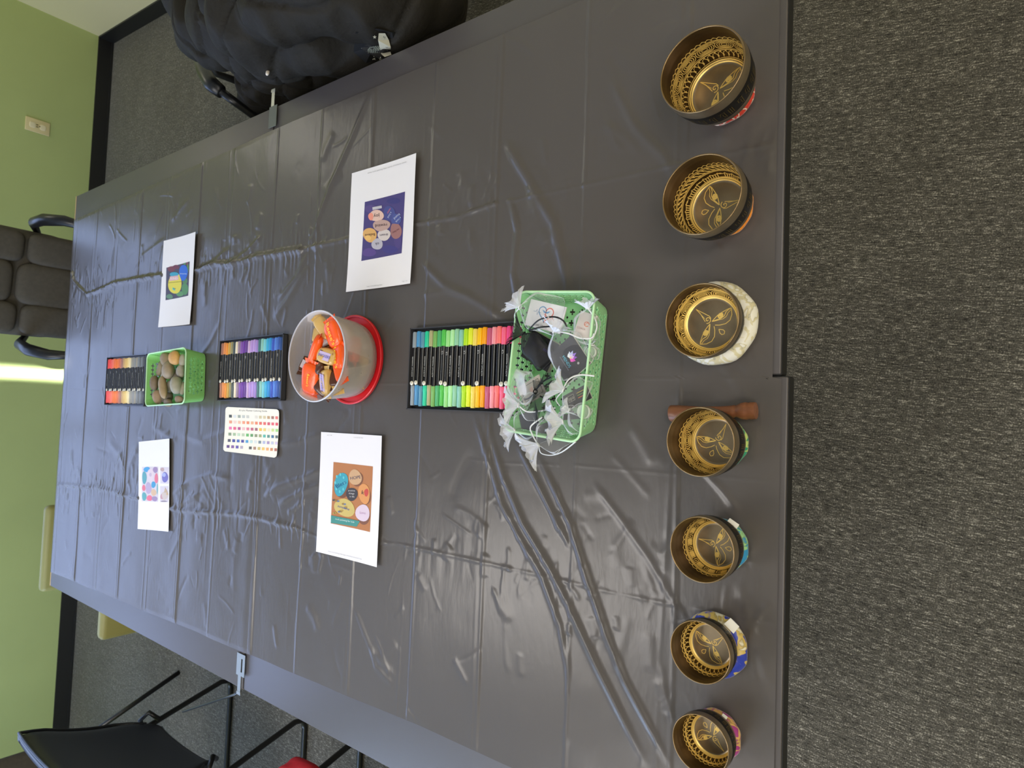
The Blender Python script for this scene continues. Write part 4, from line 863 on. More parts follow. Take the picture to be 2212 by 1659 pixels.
def inner(s):     # s 0 at the edge of the floor disc .. 1 at the rim
    P = IN[2:]; Ls = [0]
    for a, b in zip(P[:-1], P[1:]): Ls.append(Ls[-1]+math.hypot(b[0]-a[0], (b[1]-a[1])*1.35))
    q = s*Ls[-1]
    for i in range(len(P)-1):
        if q <= Ls[i+1]+1e-9: k = (q-Ls[i])/(Ls[i+1]-Ls[i]); break
    return P[i][0]+(P[i+1][0]-P[i][0])*k, P[i][1]+(P[i+1][1]-P[i][1])*k
def spiral(cx, cy, r, turns, a0, n=14): return [(cx+r*(1-k/n)*math.cos(a0+turns*2*PI*k/n), cy+r*(1-k/n)*math.sin(a0+turns*2*PI*k/n)) for k in range(n+1)]
def arcp(cx, cy, rx, ry, a0, a1, n=12): return [(cx+rx*math.cos(a0+(a1-a0)*k/n), cy+ry*math.sin(a0+(a1-a0)*k/n)) for k in range(n+1)]
def eyes():
    """two eyes, curling nose and drop; +v is up, unit = floor radius"""
    S = []
    for m_ in (-1, 1):
        S.append(([(m_*x, y) for x, y in [(.06,.02),(.2,.10),(.38,.22),(.55,.26),(.72,.20),(.86,.22),(.96,.26)]], 1.2))        # upper lid
        S.append(([(m_*x, y) for x, y in [(.06,.02),(.22,.02),(.40,.03),(.58,.08),(.74,.14),(.88,.20),(.96,.26)]], 1.1))        # lower lid
        S.append(([(m_*x, y) for x, y in [(.10,.06),(.25,.17),(.42,.30),(.58,.34),(.74,.29),(.90,.30),(.97,.27)]], .9))
        S.append((arcp(m_*.46, .13, .10, .075, 0, 2*PI, 12), 2.4)); S.append((arcp(m_*.47, .14, .04, .03, 0, 2*PI, 6), 2.4))
        S.append(([(m_*x, y) for x, y in [(.03,.22),(.14,.36),(.34,.52),(.56,.56),(.78,.46),(.93,.30)]], 1.1))                   # brow
    S.append(([(-.13,-.10),(-.16,-.22),(-.02,-.88)], 1.0)); S.append(([(.12,-.20),(.0,-.60),(-.02,-.88)], 1.0)); S.append((spiral(0, -.17, .155, 1.4, .4, 16), 1.2)); S.append(([(.04,-.30),(-.02,-.88)], .7))
    S.append(([(0,.46),(-.09,.60),(-.09,.70),(0,.76),(.09,.70),(.09,.60),(0,.46)], 1.1)); return S
def bowl_strokes(k):
    """strokes in (turns 0..1, s) on the inner wall, widths relative"""
    S = []; ring = lambda s, w_=1.: S.append(([(i/72, s) for i in range(73)], w_))
    def scallops(s0, s1, n):
        h = s1-s0
        for i in range(n):
            u0 = i/n; d = 1/n; S.append(([(u0, s0), (u0+.1*d, s0+.5*h), (u0+.45*d, s0+.9*h), (u0+.85*d, s0+.85*h), (u0+d, s0+.45*h), (u0+.85*d, s0+.2*h)], 1.)); S.append(([(u0+.3*d, s1), (u0+.6*d, s0+.93*h)], 1.6))
    def leaves(s0, s1, n):
        h = s1-s0
        for i in range(n): u0 = i/n; d = 1/n; S.append(([(u0, s0), (u0+.55*d, s0+.2*h), (u0+.9*d, s0+.6*h), (u0+1.3*d, s1)], 1.8)); S.append(([(u0+.1*d, s0+.5*h), (u0+.5*d, s1)], .9))
    def loops(s0, s1, n, nest=4):
        h = s1-s0; c = (s0+s1)/2
        for i in range(n):
            for j in range(nest):
                f = 1-j/nest*.92; S.append(([((i+.5)/n+(.47/n)*f*math.copysign(abs(math.cos(a))**.7, math.cos(a)), c-.02*h+(h/2)*f*math.copysign(abs(math.sin(a))**.7, math.sin(a))*.96) for a in [2*PI*q/18 for q in range(19)]], 1.1))
            S.append((spiral((i+1)/n, s1-.12*h, .05/n+.01, 1, 0, 8), 1.))
    def arches(s0, s1, n):
        h = s1-s0
        for i in range(n):
            for j in range(3): f = 1-.22*j; S.append(([((i+.5)/n+(.49/n)*f*math.cos(a), s0+h*f*abs(math.sin(a))**.6) for a in [PI*q/14 for q in range(15)]], 1.3))
            for q in range(9): u0 = (i+.5+(q-4)*.062)/n; S.append(([(u0, s0+.04*h), (u0+.004, s0+.42*h)], 1.0))
    def bars(s0, s1, n):
        h = s1-s0
        for i in range(n):
            for q in range(5): u0 = (i+.08+q*.09)/n; S.append(([(u0, s0+.05*h), (u0-.03/n, s0+.5*h), (u0, s1-.05*h)], 1.5))
            S.append(([((i+.52)/n, s0+.1*h), ((i+.52)/n, s0+.9*h), ((i+.95)/n, s0+.9*h), ((i+.95)/n, s0+.1*h), ((i+.68)/n, s0+.15*h), ((i+.66)/n, s0+.6*h), ((i+.84)/n, s0+.6*h), ((i+.82)/n, s0+.35*h)], 1.3))
    def fringe(s0, s1, n):
        h = s1-s0
        for i in range(n): u0 = i/n; d = 1/n; S.append((arcp(u0+.5*d, s0, .5*d, h*.8, 0, PI, 6), .8)); S.append(([(u0, s0+.5*h), (u0+.5*d, s1), (u0+d, s0+.5*h)], .7))
    def comb(s0, s1, n):
        h = s1-s0
        for i in range(n):
            if i % 9 < 7: S.append(([(i/n, s0), ((i+.2)/n, s0+.55*h)], 1.4))
        m_ = n//3
        for i in range(m_): S.append((arcp((i+.5)/m_, s1-.3*h, .5/m_, .25*h, PI, 2*PI, 5), 1.0))
        for i in range(n//9): S.append((spiral((i+.88)*9/n, s0+.5*h, .012, 1.2, 0, 10), 1.3))
    ring(.02, 2.2); ring(.06, 2.2)
    if k == 0: ring(.10); scallops(.12, .25, 40); ring(.27, 1.6); ring(.30); loops(.315, .50, 12); ring(.515, 1.5); ring(.54); fringe(.55, .62, 44)
    if k == 1: ring(.09, 1.2); comb(.10, .25, 81); ring(.27, 1.6); ring(.30, 1.4); leaves(.31, .42, 44); ring(.435, 1.5); ring(.47, 1.2); fringe(.48, .56, 46)
    if k == 2: ring(.10, 1.4); arches(.12, .30, 10); ring(.32, 1.6); ring(.35, 1.2); ring(.385, 1.4); fringe(.40, .50, 34)
    if k == 3: ring(.10, 1.2); loops(.12, .32, 10); ring(.34, 1.6); ring(.37, 1.2); ring(.40, 1.2); fringe(.41, .50, 34)
    if k == 4: ring(.09, 1.2); bars(.11, .27, 13); ring(.29, 1.6); ring(.32, 1.4); ring(.345, 1.); fringe(.36, .44, 34)
    if k in (5, 6): ring(.09, 1.2); scallops(.10, .27, 34); ring(.29, 1.6); ring(.32, 1.4); fringe(.33, .43, 34)
    return S
NAMES = ['largest dark bronze singing bowl on a red cushion, farthest right in the row', 'singing bowl on a bright orange cushion, second from the right end', 'singing bowl on the wide white brocade cushion',
    'singing bowl on a green cushion with the wooden mallet beside it', 'singing bowl on a turquoise cushion, between the green and the blue ones', 'singing bowl on a royal blue and gold brocade cushion', 'smallest singing bowl, on a magenta cushion at the left end of the row']
CN = ['red and white silk ring cushion under the largest singing bowl', 'plain orange silk ring cushion under a singing bowl', 'wide white brocade ring cushion with pale gold pattern', 'green brocade ring cushion with yellow pattern, beside the mallet',
    'turquoise brocade ring cushion with white tag', 'royal blue ring cushion with gold clouds and white tag', 'magenta and gold ring cushion at the left end of the row']
rq = random.Random(11)
for k, (rx_, ry_, rz_, R_, cx_, cy_, CR_) in enumerate(BOWLS):
    ch = .021 if k != 2 else .024; mr = ch/2; mj = CR_-mr*1.25
    t = empty('ring_cushion', (cx_, cy_, TZ), label=CN[k], cat='cushion', group='silk ring cushions under the bowls')
    g = MB(); vs = []; n, m_ = 48, 16
    for i in range(n):
        a = 2*PI*i/n; wob = 1+.05*math.sin(6*a+k)+.03*math.sin(11*a)
        for j in range(m_):
            b = 2*PI*j/m_; rr_ = mj+mr*1.25*math.cos(b)*(1+.04*math.sin(9*a)); vs.append((rr_*math.cos(a)*(1+.012*math.sin(5*a+k)), rr_*math.sin(a)*(1+.012*math.sin(5*a+k)), mr*wob*(1+math.sin(b)*.95) - mr*wob*.05))
    g.add(vs, [(i*m_+j, ((i+1) % n)*m_+j, ((i+1) % n)*m_+(j+1) % m_, i*m_+(j+1) % m_) for i in range(n) for j in range(m_)]); g.build('ring', silk(k), t)
    if k in (4, 5, 6):
        Zt = {4: (1588, 1126), 5: (1590, 1342), 6: (1570, 1540)}[k]; p = atv(*Zt, .768)-t.location
        g = MB(); d = Vector((p.x, p.y, 0)).normalized(); sd = Vector((-d.y, d.x, 0)); hw, ln = (.0085, .012) if k < 6 else (.004, .010)
        c0 = d*(CR_-.008)+Vector((0,0,.0215)); g.add([c0-sd*hw, c0+sd*hw, c0+sd*hw*.9+d*ln+Vector((0,0,-.004)), c0-sd*hw*.9+d*ln+Vector((0,0,-.004)), c0-sd*hw+Vector((0,0,.0006)), c0+sd*hw+Vector((0,0,.0006)), c0+sd*hw*.9+d*ln+Vector((0,0,-.0034)), c0-sd*hw*.9+d*ln+Vector((0,0,-.0034))], [(0,1,2,3),(7,6,5,4),(0,4,5,1),(1,5,6,2),(2,6,7,3),(3,7,4,0)]); g.build('tag', mat('white_tag', (240,238,230), .6), t, smooth=False)
    zb = TZ+ch*.78; HH = rz_-zb
    b = empty('singing_bowl', (rx_*.35+cx_*.65, ry_*.35+cy_*.65, zb), label=NAMES[k], cat='bowl', group='singing bowls in a row'); ox, oy = rx_-b.location.x, ry_-b.location.y
    def place(r, th, z, off=0.):      # slight lean carried linearly with height
        return Vector((r*R_*math.cos(th)+ox*z, r*R_*math.sin(th)+oy*z, z*HH))
    g = MB(); n = 72; prof = OUT[::-1]; vs = [place(r, 2*PI*q/n, z) for r, z in prof for q in range(n)]; bandi = []
    fs = []; 
    for i in range(len(prof)-1):
        g.m = 0
        for q in range(n): fs.append((i*n+q, i*n+(q+1) % n, (i+1)*n+(q+1) % n, (i+1)*n+q))
    base_f = len(g.f); g.add(vs, fs)
    for i in range(len(prof)-1):
        if prof[i][1] in (.38, .60): 
            for q in range(n): g.mi[base_f+i*n+q] = 1
    g.build('outer_shell', [bronze, blackband], b)
    pr = []                                                     # smooth inner surface
    for i in range(10): pr.append((.680*i/10, .105+.022*math.cos(i/10*PI/2)))
    pr += [inner(s/28) for s in range(29)]
    g = MB(); vs = [place(r, 2*PI*q/n, z) for r, z in pr for q in range(n)]
    g.add(vs, [(i*n+q, (i+1)*n+q, (i+1)*n+(q+1) % n, i*n+(q+1) % n) for i in range(len(pr)-1) for q in range(n)])
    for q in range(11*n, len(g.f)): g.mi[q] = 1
    g.build('inner_shell', [bronze, shadebronze], b)
    g = MB(); g.sweep([place(.970, 2*PI*q/n, 1.0) for q in range(n)], R_*.019, 8, closed=True); g.build('lip', rimM, b)
    # engraving on the inside
    g = MB(); wl = .00095
    def stroke3(P3, N3, w_):
        vs = []
        for i, p in enumerate(P3):
            a = P3[max(i-1, 0)]; c = P3[min(i+1, len(P3)-1)]; tg = (c-a)
            if tg.length < 1e-9: tg = Vector((1,0,0))
            sd = N3[i].cross(tg.normalized()).normalized()*w_/2; vs += [p+N3[i]*.00035-sd, p+N3[i]*.00035+sd]
        g.add(vs, [(2*i, 2*i+1, 2*i+3, 2*i+2) for i in range(len(P3)-1)])
    for pts, w_ in bowl_strokes(k):
        P3, N3 = [], []
        for i in range(len(pts)-1):
            sub = max(1, int(abs(pts[i+1][0]-pts[i][0])*60))
            for q in range(sub): P3.append((pts[i][0]+(pts[i+1][0]-pts[i][0])*q/sub, pts[i][1]+(pts[i+1][1]-pts[i][1])*q/sub))
        P3.append(pts[-1]); Q3 = []
        for u_, s_ in P3:
            s_ = min(max(s_, 0), .99); r, z = inner(s_); r2, z2 = inner(min(s_+.01, 1)); th = 2*PI*u_; Q3.append(place(r, th, z))
            tr, tz_ = (r2-r)*R_, (z2-z)*HH; l = math.hypot(tr, tz_); N3.append(Vector((-tz_/l*math.cos(th), -tz_/l*math.sin(th), tr/l)))
        stroke3(Q3, N3, wl*w_)
    dx, dy = DIRS[k]; l = math.hypot(dx, dy); vx, vy = dx/l, dy/l; RF = .655
    for pts, w_ in eyes():
        P3 = []
        dense = []
        for i in range(len(pts)-1):
            for q in range(3): dense.append((pts[i][0]+(pts[i+1][0]-pts[i][0])*q/3, pts[i][1]+(pts[i+1][1]-pts[i][1])*q/3))
        dense.append(pts[-1])
        for a, c in dense:
            c -= .05; X_ = a*vy+c*vx; Y_ = -a*vx+c*vy; r = math.hypot(X_, Y_)*RF; th = math.atan2(Y_, X_); P3.append(place(r, th, .105+.022*math.cos(min(r/.680, 1)*PI/2)))
        stroke3(P3, [Vector((0,0,1))]*len(P3), .00100*w_*R_/.055)
    g.build('engraving', goldM, b, smooth=False)
    g = MB()                                                    # raised script around the outside band
    def outp(u_, h):  # h 0..1 within the dark band
        z = .42+.28*h
        for (r0, z0), (r1, z1) in zip(OUT[:-1], OUT[1:]):
            if z1 <= z <= z0: r = r1+(r0-r1)*(z-z1)/(z0-z1); break
        return place(r+.006, 2*PI*u_, z), Vector((math.cos(2*PI*u_), math.sin(2*PI*u_), -.25)).normalized()
    NG = 26
    for q in range(NG):
        u0 = q/NG; d = .8/NG; kind = q % 4
        if kind == 3: shapes = [[(0+.25*j, .1), (0+.25*j, .9)] for j in range(3)]
        else:
            shapes = [[(.0, .9), (.9, .9)], [(.15+.1*kind, .9), (.1, .55), (.45, .45), (.5, .75)], [(.75, .9), (.75, rq.uniform(.0, .3))], [(.45, .45), (.6, .2), (.2, .1)]]
        for sh in shapes:
            P3, N3 = [], []
            for a, h in sh: p, nn = outp(u0+a*d, h); P3.append(p); N3.append(nn)
            stroke3(P3, N3, .0009)
    g.build('script_band', mat('dull_gold', (120, 100, 52), .45, metal=.6), b, smooth=False)
# mallet
wood = mat('mallet_wood', (126, 78, 50), .38, noise=(30, .25), stretch=(6, .6, 6), bump=(80, .1, .0006))
p0, p1 = atv(1447, 893, .768), atv(1634, 887, .768); t = empty('mallet', (p0+p1)/2-Vector((0,0,.0150)), label='turned reddish brown wooden striking mallet beside the green cushioned bowl', cat='mallet')
Lm = (p1-p0).length; g = MB(); c = Vector((0,0,.0135))-(p1-p0)/2
g.lathe([(0,0),(.0118,.0008),(.0126,.002),(.0122,.012),(.0098,.035),(.0085,.055),(.0080,.075),(.0084,Lm-.036),(.0092,Lm-.031),(.0082,Lm-.029),(.0094,Lm-.026),(.0118,Lm-.021),(.0126,Lm-.014),(.0116,Lm-.011),(.0124,Lm-.008),(.0118,Lm-.001),(0,Lm)], 28, c=c, axis=(p1-p0)); g.build('handle', wood, t, auto=50)

# ---------------------------------------------------------------- chairs
def puffs(name, lst, M, parent, **kw):
    g = MB()
    for c, d, e in lst: g.puff(c, d, e, **kw)
    return g.build(name, M, parent)
# executive chair behind the far end
t = empty('office_chair', (.500, 2.12, 0), -.14, label='charcoal cushioned office armchair behind the far end of the tables', cat='chair', group='office armchairs')
tl = Matrix.Rotation(-.10, 3, 'X')
g = MB(); g.puff((0, -.02, .80), (.50, .12, .62), .35, R=tl); g.build('backrest', chair_fabric, t)
for x_, z_, w_, h_ in ((-.165,.60,.15,.24),(0,.62,.20,.26),(.165,.60,.15,.24),(-.165,.84,.15,.22),(0,.86,.20,.20),(.165,.84,.15,.22),(0,1.03,.42,.12)):
    g = MB(); g.puff((x_, -.080+.10*(z_-.8), z_), (w_, .075, h_), .45, R=tl); g.build('back_cushion', chair_fabric, t)
g = MB(); g.puff((0, -.27, .46), (.50, .50, .13), .4); g.build('seat', chair_fabric, t)
for s_ in (-1, 1):
    g = MB(); pts = [(s_*.25, .0, .66), (s_*.285, -.08, .705), (s_*.300, -.20, .700), (s_*.305, -.32, .655), (s_*.295, -.36, .56), (s_*.26, -.30, .46)]; g.sweep(pts, [.018,.026,.028,.024,.016,.016], 12, flat=.7); g.build('armrest', black_plastic, t)
g = MB(); g.sweep([(0,-.22,.08),(0,-.22,.40)], .03, 14); g.build('column', black_steel, t)
for k in range(5):
    a = 2*PI*k/5; e = (.30*math.cos(a), -.22+.30*math.sin(a)); g = MB(); g.sweep([(0,-.22,.11),(e[0],e[1],.07)], [.028,.018], 8); lg = g.build('leg', black_plastic, t)
    g = MB(); g.lathe([(0,-.012),(.026,-.012),(.027,0),(.026,.012),(0,.012)], 14, c=(e[0], e[1], .027), axis=(-math.sin(a), math.cos(a), 0)); g.build('caster', black_plastic, lg)

# sled chairs on the left, turned away from the table
def sled_chair(y0, y1, lab, xf=-1.33, bx=-.11):
    cy = (y0+y1)/2; hw = (y1-y0)/2; t = empty('sled_chair', (xf-.25, cy, 0), label=lab, cat='chair', group='black sled base chairs on the left')
    X = lambda x: x-(xf-.25)
    for s_ in (-1, 1):
        y = s_*hw; g = MB()
        P_ = [(X(xf-.60), y, .20), (X(xf-.60), y, .03), (X(xf-.57), y, .012), (X(xf-.045), y, .012), (X(xf-.012), y, .022), (X(xf-.006), y, .06), (X(xf-.125), y, .50), (X(xf-.13), y*.97, .62), (X(xf-.17), y*.98, .655), (X(xf-.48), y, .66), (X(xf-.54), y, .62), (X(xf-.59), y, .40), (X(xf-.60), y, .2)]
        g.sweep(P_, .0115, 10); g.build('sled_frame', black_steel, t)
        g = MB(); g.puff((X(xf-.33), y, .672), (.26, .045, .030), .5); g.build('armrest', black_plastic, t)
        g = MB(); g.sweep([(X(xf-.095), y, .40), (X(xf-.05), y*.97, .415), (X(xf-.02), y*.90, .39), (X(xf-.05), y*.8, .36)], .010, 8); g.build('seat_bracket', black_steel, t)
    # padded back: curved shell leaning over the sled, piping round its edge
    def shell(u_, v_, off):
        yy = u_*hw*1.04*(1-.16*max(0, v_-.8)/.2*abs(u_)-.35*max(0, .25-v_)/.25*abs(u_)**2); zz = .36+.49*v_; x = xf+bx+.045+.13*v_-.03*math.sin(PI*v_)+.02*u_*u_-off
        return Vector((X(x), yy, zz))
    g = MB(); n1, n2 = 22, 26; vs = []
    for off in (0, .062):
        for i in range(n1+1):
            for j in range(n2+1):
                u_ = -1+2*i/n1; v_ = j/n2; ed = min(1-abs(u_), v_, 1-v_)*2; pf = .022*math.exp(-ed/.10); vs.append(shell(u_, v_, off+(pf if off == 0 else -pf)))
    m1 = (n1+1)*(n2+1); q_ = [(i*(n2+1)+j, i*(n2+1)+j+1, (i+1)*(n2+1)+j+1, (i+1)*(n2+1)+j) for i in range(n1) for j in range(n2)]
    fs = [tuple(reversed(f)) for f in q_]+[tuple(m1+x for x in f) for f in q_]
    rim = [j for j in range(n2+1)]+[i*(n2+1)+n2 for i in range(1, n1+1)]+[n1*(n2+1)+j for j in range(n2-1, -1, -1)]+[i*(n2+1) for i in range(n1-1, 0, -1)]
    for a, b in zip(rim, rim[1:]+rim[:1]): fs.append((a, m1+a, m1+b, b))
    g.add(vs, fs); g.build('backrest', chair_leather, t)
    g = MB(); ring = [shell(*p, .012) for p in [(-1+.0, v_/10) for v_ in range(1, 10)]+[(-.97+1.94*u_/10, .995) for u_ in range(11)]+[(1, 1-v_/10) for v_ in range(1, 10)]]; g.sweep(ring, .006, 8); g.build('piping', chair_leather, t)
    g = MB(); g.puff((X(xf-.33), 0, .455), (.48, 2*hw*.92, .085), .4); g.build('seat', chair_leather, t)
    return t
t = empty('side_chair', (-1.88, 1.77, 0), label='dark four legged side chair at the left, behind the sheen backed sled chair', cat='chair')
for lx, ly, hx, hy in ((.43,.03,.24,.03), (-.03,.43,-.02,.24), (-.43,-.03,-.24,-.02), (.03,-.43,.02,-.24)):
    g = MB(); g.sweep([(lx, ly, 0), (hx*1.05, hy*1.05, .43)], .0115, 10); g.build('leg', black_steel, t)
g = MB(); g.puff((0, 0, .46), (.46, .46, .08), .45, R=Rz(.74)); g.build('seat', chair_fabric, t)
g = MB(); g.puff((-.06, .24, .66), (.46, .08, .40), .4, R=Rz(.45)); g.build('backrest', chair_fabric, t)
sled_chair(.705, 1.284, 'black leather sled chair with blue sheen on its back, beside the left table edge')
sled_chair(-.20, .354, 'black sled chair with a red garment, nearest on the left', xf=-1.30)
redM = mat('red_fabric', (214, 30, 44), .7, bump=(60, .3, .003))
g = MB(); p = atv(650, 1712, .60); g.puff((0,0,.0), (.16,.18,.09), .7, wob=.10, seed=4, nu=30, nv=18); g.puff((-.08,.02,-.05), (.18,.16,.16), .8, wob=.1, seed=5, nu=30, nv=18); o = g.build('red_garment', redM); o.location = p; tag(o, 'bright red garment lying on the nearest sled chair', 'garment')

# low olive chairs
def olive_chair(x, y, rz, lab, zt=.60, w_=.40, drop=0):
    t = empty('olive_chair', (x, y, 0), rz, label=lab, cat='chair', group='low olive chairs')
    g = MB(); g.box((0, 0, zt-.11), (w_, .055, .22), bev=.022); g.build('backrest', olive, t)
    g = MB(); g.box((0, -.20, .40), (w_, .36, .05), bev=.020); g.build('seat', olive, t)
    for sx in (-1, 1):
        for yy in (-.03, -.35):
            g = MB(); g.sweep([(sx*(w_/2-.03), yy, .0), (sx*(w_/2-.03), yy*.95, .38 if yy < -.1 else zt-.18)], .012, 8); g.build('leg', black_steel, t)
    return t
olive_chair(-.745, 1.945, 0, 'low olive backed chair behind the far left corner of the tables')
olive_chair(-.800, 1.265, 0, 'low olive backed chair tucked under the left edge of the far tables')
c0 = atv(1041, 33, .43)
t = olive_chair(c0.x+.30, c0.y-.02, .70, 'low olive chair at the right edge of the near tables')

# ---------------------------------------------------------------- coat on an office chair, right side
t = empty('office_chair', (1.42, .18, 0), PI/2+.35, label='black office armchair under the puffer coat on the right', cat='chair', group='office armchairs')
g = MB(); g.puff((0, -.10, .78), (.46, .10, .54), .4); g.build('backrest', chair_fabric, t)
g = MB(); g.puff((0, .16, .44), (.48, .48, .10), .4); g.build('seat', chair_fabric, t)
g = MB(); g.sweep([(0,.16,.08),(0,.16,.40)], .03, 14); g.build('column', black_steel, t)
for k in range(5):
    a = 2*PI*k/5; e = (.29*math.cos(a), .16+.29*math.sin(a)); g = MB(); g.sweep([(0,.16,.11),(e[0],e[1],.07)], [.028,.018], 8); lg = g.build('leg', black_plastic, t)
    g = MB(); g.lathe([(0,-.012),(.026,-.012),(.027,0),(.026,.012),(0,.012)], 14, c=(e[0], e[1], .027), axis=(-math.sin(a), math.cos(a), 0)); g.build('caster', black_plastic, lg)
Mi = (Matrix.Translation(t.location) @ Matrix.Rotation(t.rotation_euler.z, 4, 'Z')).inverted()
g = MB(); A_ = [Mi @ atv(*p) for p in ((424,108,.66),(438,150,.675),(455,180,.675),(478,198,.66),(510,222,.62),(545,248,.56))]; g.sweep(A_[:4], [.020,.027,.027,.022], 12, flat=.7)
g.build('armrest', black_plastic, t)
g = MB(); g.sweep([A_[3], A_[4], A_[5], A_[5]+Vector((0,0,-.10))], [.014,.014,.013,.013], 10); g.build('arm_support', black_plastic, t); g = MB(); g.sweep([A_[0]+Vector((.0,.0,-.03)), Mi @ atv(470,160,.56), Mi @ atv(520,178,.50)], .013, 8); g.build('arm_support', black_plastic, t)
# the coat: soft lumps joined into one skin, then quilted
BL = [(432,40,.80,.085),(430,75,.76,.075),(425,-10,.80,.10),(480,40,.84,.10),(470,88,.76,.085),(540,30,.88,.11),(530,92,.80,.09),(610,25,.90,.12),(600,85,.80,.10),(690,25,.88,.12),(680,85,.78,.10),(770,10,.82,.12),(760,70,.70,.11),(840,0,.74,.11),(850,50,.62,.10),(900,-10,.66,.11),
      (930,20,.55,.10),(575,130,.70,.09),(560,165,.62,.085),(600,185,.56,.075),(640,140,.64,.09),(640,185,.52,.08),(700,125,.60,.09),(690,160,.50,.08),(760,105,.52,.08),(560,205,.50,.07),(810,75,.48,.08),(520,130,.60,.055),(530,-20,.85,.12),(640,-40,.86,.12),(760,-50,.78,.12)]
bm = bmesh.new()
for X_, Y_, z, r in BL:
    p = atv(X_, Y_, z)
    r2 = r*1.0
    if p.z+r2*.8 > .72 and p.x-r2 < .80: p.x = max(p.x, .80+r2)
    bmesh.ops.create_icosphere(bm, subdivisions=3, radius=r2, matrix=Matrix.Translation(p) @ Matrix.Diagonal((1, 1.05, .85, 1)))
tmp = bpy.data.meshes.new('coat'); bm.to_mesh(tmp); bm.free(); co_ = bpy.data.objects.new('coat', tmp); COL.objects.link(co_)
md = co_.modifiers.new('r', 'REMESH'); md.mode = 'VOXEL'; md.voxel_size = .009; md.use_smooth_shade = True
sm = co_.modifiers.new('s', 'SMOOTH'); sm.iterations = 26; sm.factor = .8
bpy.context.view_layer.update(); me = bpy.data.meshes.new_from_object(co_.evaluated_get(bpy.context.evaluated_depsgraph_get())); co_.modifiers.clear(); co_.data = me
V = np.empty(len(me.vertices)*3, dtype=np.float32); me.vertices.foreach_get('co', V); V = V.reshape(-1, 3).astype(float)
Nn = np.empty(len(me.vertices)*3, dtype=np.float32); me.vertices.foreach_get('normal', Nn); Nn = Nn.reshape(-1, 3)
w1 = V[:,2]*1.0+.45*V[:,1]+.12*np.sin(V[:,1]*9)+.05*np.sin(V[:,0]*14)
q = np.abs(np.mod(w1/.15, 1)-.5)*2                                    # 1 at seams
disp = .006*(1-q**2)+.012*(1-np.abs(2*vnoise(V[:,1]*11+V[:,2]*6, V[:,0]*9, 31)-1))**2+.007*(vnoise(V[:,1]*30+V[:,2]*20, V[:,0]*26, 32)-.5)-.011*np.exp(-((1-q)/.06)**2)
w2 = np.abs(np.mod((V[:,1]*.9-V[:,2]*.5+.06*np.sin(V[:,2]*12))/.24, 1)-.5)*2; disp -= .012*np.exp(-((1-w2)/.07)**2)
V = V+Nn*disp[:,None]; V[:,0] = np.where((V[:,0] < .778) & (V[:,2] > .60), .778, V[:,0])
me.vertices.foreach_set('co', V.astype(np.float32).ravel()); me.polygons.foreach_set('use_smooth', [True]*len(me.polygons)); me.update(); me.materials.clear()
me.materials.append(mat('black_nylon', (38, 35, 30), .72, spec=.22, bump=(70, .4, .004), noise=(20,.1)))
coat = co_; coat.name = 'puffer_coat'; tag(coat, 'black quilted puffer coat heaped over the office chair on the right', 'coat')
# white toggle and printed strap on the coat
o = MB().puff((0,0,0), (.018,.010,.008), .8).build('cord_toggle', mat('white_plastic', (236,226,214), .4)); o.location = atv(578, 157, .735); o.rotation_euler = (0, .3, .3); o.parent = coat; o.matrix_parent_inverse = Matrix.Identity(4)
from mathutils.bvhtree import BVHTree
bvh = BVHTree.FromPolygons([tuple(v) for v in V], [tuple(p.vertices) for p in me.polygons])
def onto(X_, Y_, off=.004, zf=.62):      # point on the coat's surface
    d = Vector((CF + (829.5-Y_)/FPX*CR + (1106-X_)/FPX*CU).tolist()).normalized(); h = bvh.ray_cast(Vector(CAM.tolist()), d)
    return h[0]-d*off if h[0] is not None else atv(X_, Y_, zf)
o.location = onto(578, 157, .005)
O = onto(815, 100); t = empty('patterned_scarf', O, label='black scarf with white stars and a printed cream band, on the coat', cat='scarf')
Z = zm(13.825, 740, 40)
def on(x, y, z): return onto(*Z(x, y), off=.004+(z-.6)*.6)-O
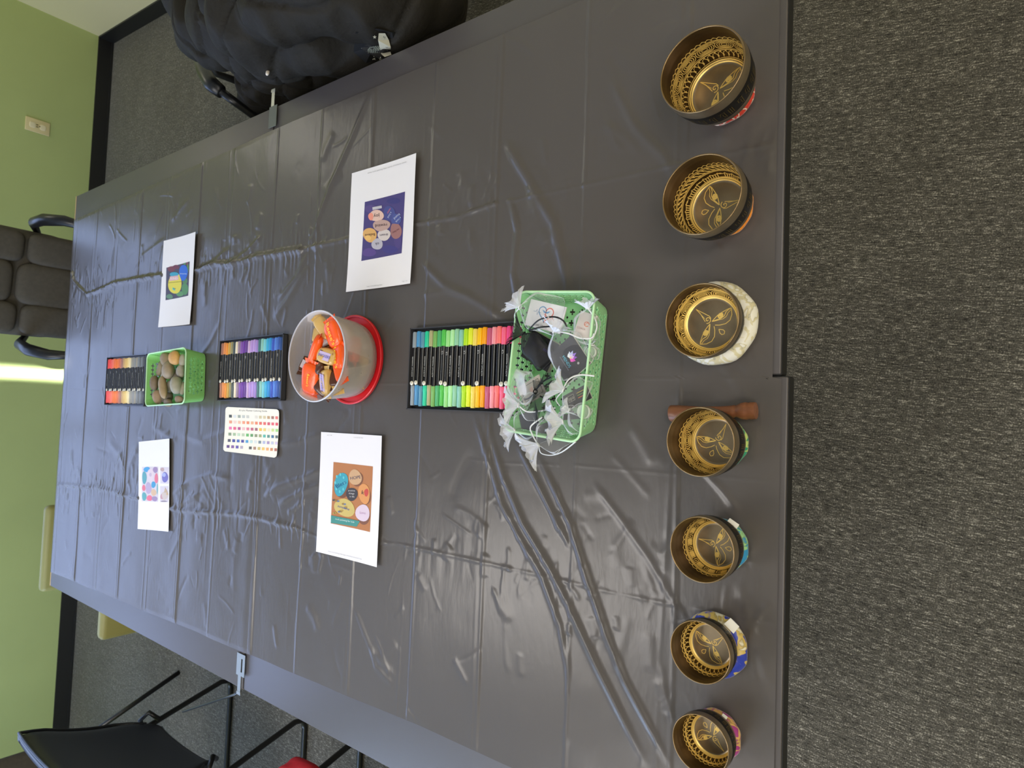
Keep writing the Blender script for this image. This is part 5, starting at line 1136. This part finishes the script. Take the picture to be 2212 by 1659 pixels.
g = MB(); SC = [(380,420),(1000,300),(1480,420),(1600,1000),(1300,1330),(700,1330),(330,1000)]; top = [on(x, y, .600) for x, y in SC]; c = sum(top, Vector())/len(top)
g.add([c+Vector((0,0,.004))]+top+[p+Vector((.004,0,-.006)) for p in top], [(0, k+1, (k+1) % 7+1) for k in range(7)]+[(k+1, k+8, (k+1) % 7+8, (k+1) % 7+1) for k in range(7)]); g.build('fabric', mat('black_knit', (12,12,15), .8), t, smooth=False)
g = MB(); g.cur = lin((206,202,180)); L_ = [(1080,440),(1060,650),(1110,880),(1150,1060),(1260,1150)]; R_ = [(1270,440),(1380,640),(1440,860),(1430,1000),(1460,1080)]
g.add([on(x, y, .6075) for x, y in L_+R_], [(k, k+1, k+6, k+5) for k in range(4)]); g.cur = lin((50,52,48))
for ch, x, y, sz in (('Z',1250,560,90),('N',1280,640,90),('O',1330,850,100),('A',1340,950,100),('M',1215,985,70)):
    v, f = text_geo(ch, sz); a = -1.25; g.add([on(x+vx*math.cos(a)+vy*math.sin(a), y+vx*math.sin(a)-vy*math.cos(a), .6085) for vx, vy in v], f)
g.add([on(*p, .6085) for p in ((1285,700),(1340,690),(1355,750),(1300,760))], [(0,1,2,3)]); g.build('band', printM, t, smooth=False, color=True)
g = MB(); g.cur = lin((220,218,200))
for x, y, r in ((520,905,55),(960,555,60),(710,1050,65),(935,1180,75),(1130,1200,65)):
    P_ = [(x+(r if i % 2 == 0 else r*.42)*math.sin(PI*i/5), y-(r if i % 2 == 0 else r*.42)*math.cos(PI*i/5)) for i in range(10)]; g.add([on(*p, .6068) for p in P_], [tuple(range(10))])
g.build('star_print', printM, t, smooth=False, color=True)
g = MB(); g.cur = lin((120,122,104))
for k in range(7):
    x = 760+k*52; P_ = [(x, 1010), (x-10, 930), (x+70, 840-8*k), (x+90, 850-8*k), (x+20, 940), (x+28, 1040)]; g.add([on(*p, .6068) for p in P_], [(0,1,4,5), (1,2,3,4)])
g.build('stripe_print', printM, t, smooth=False, color=True)
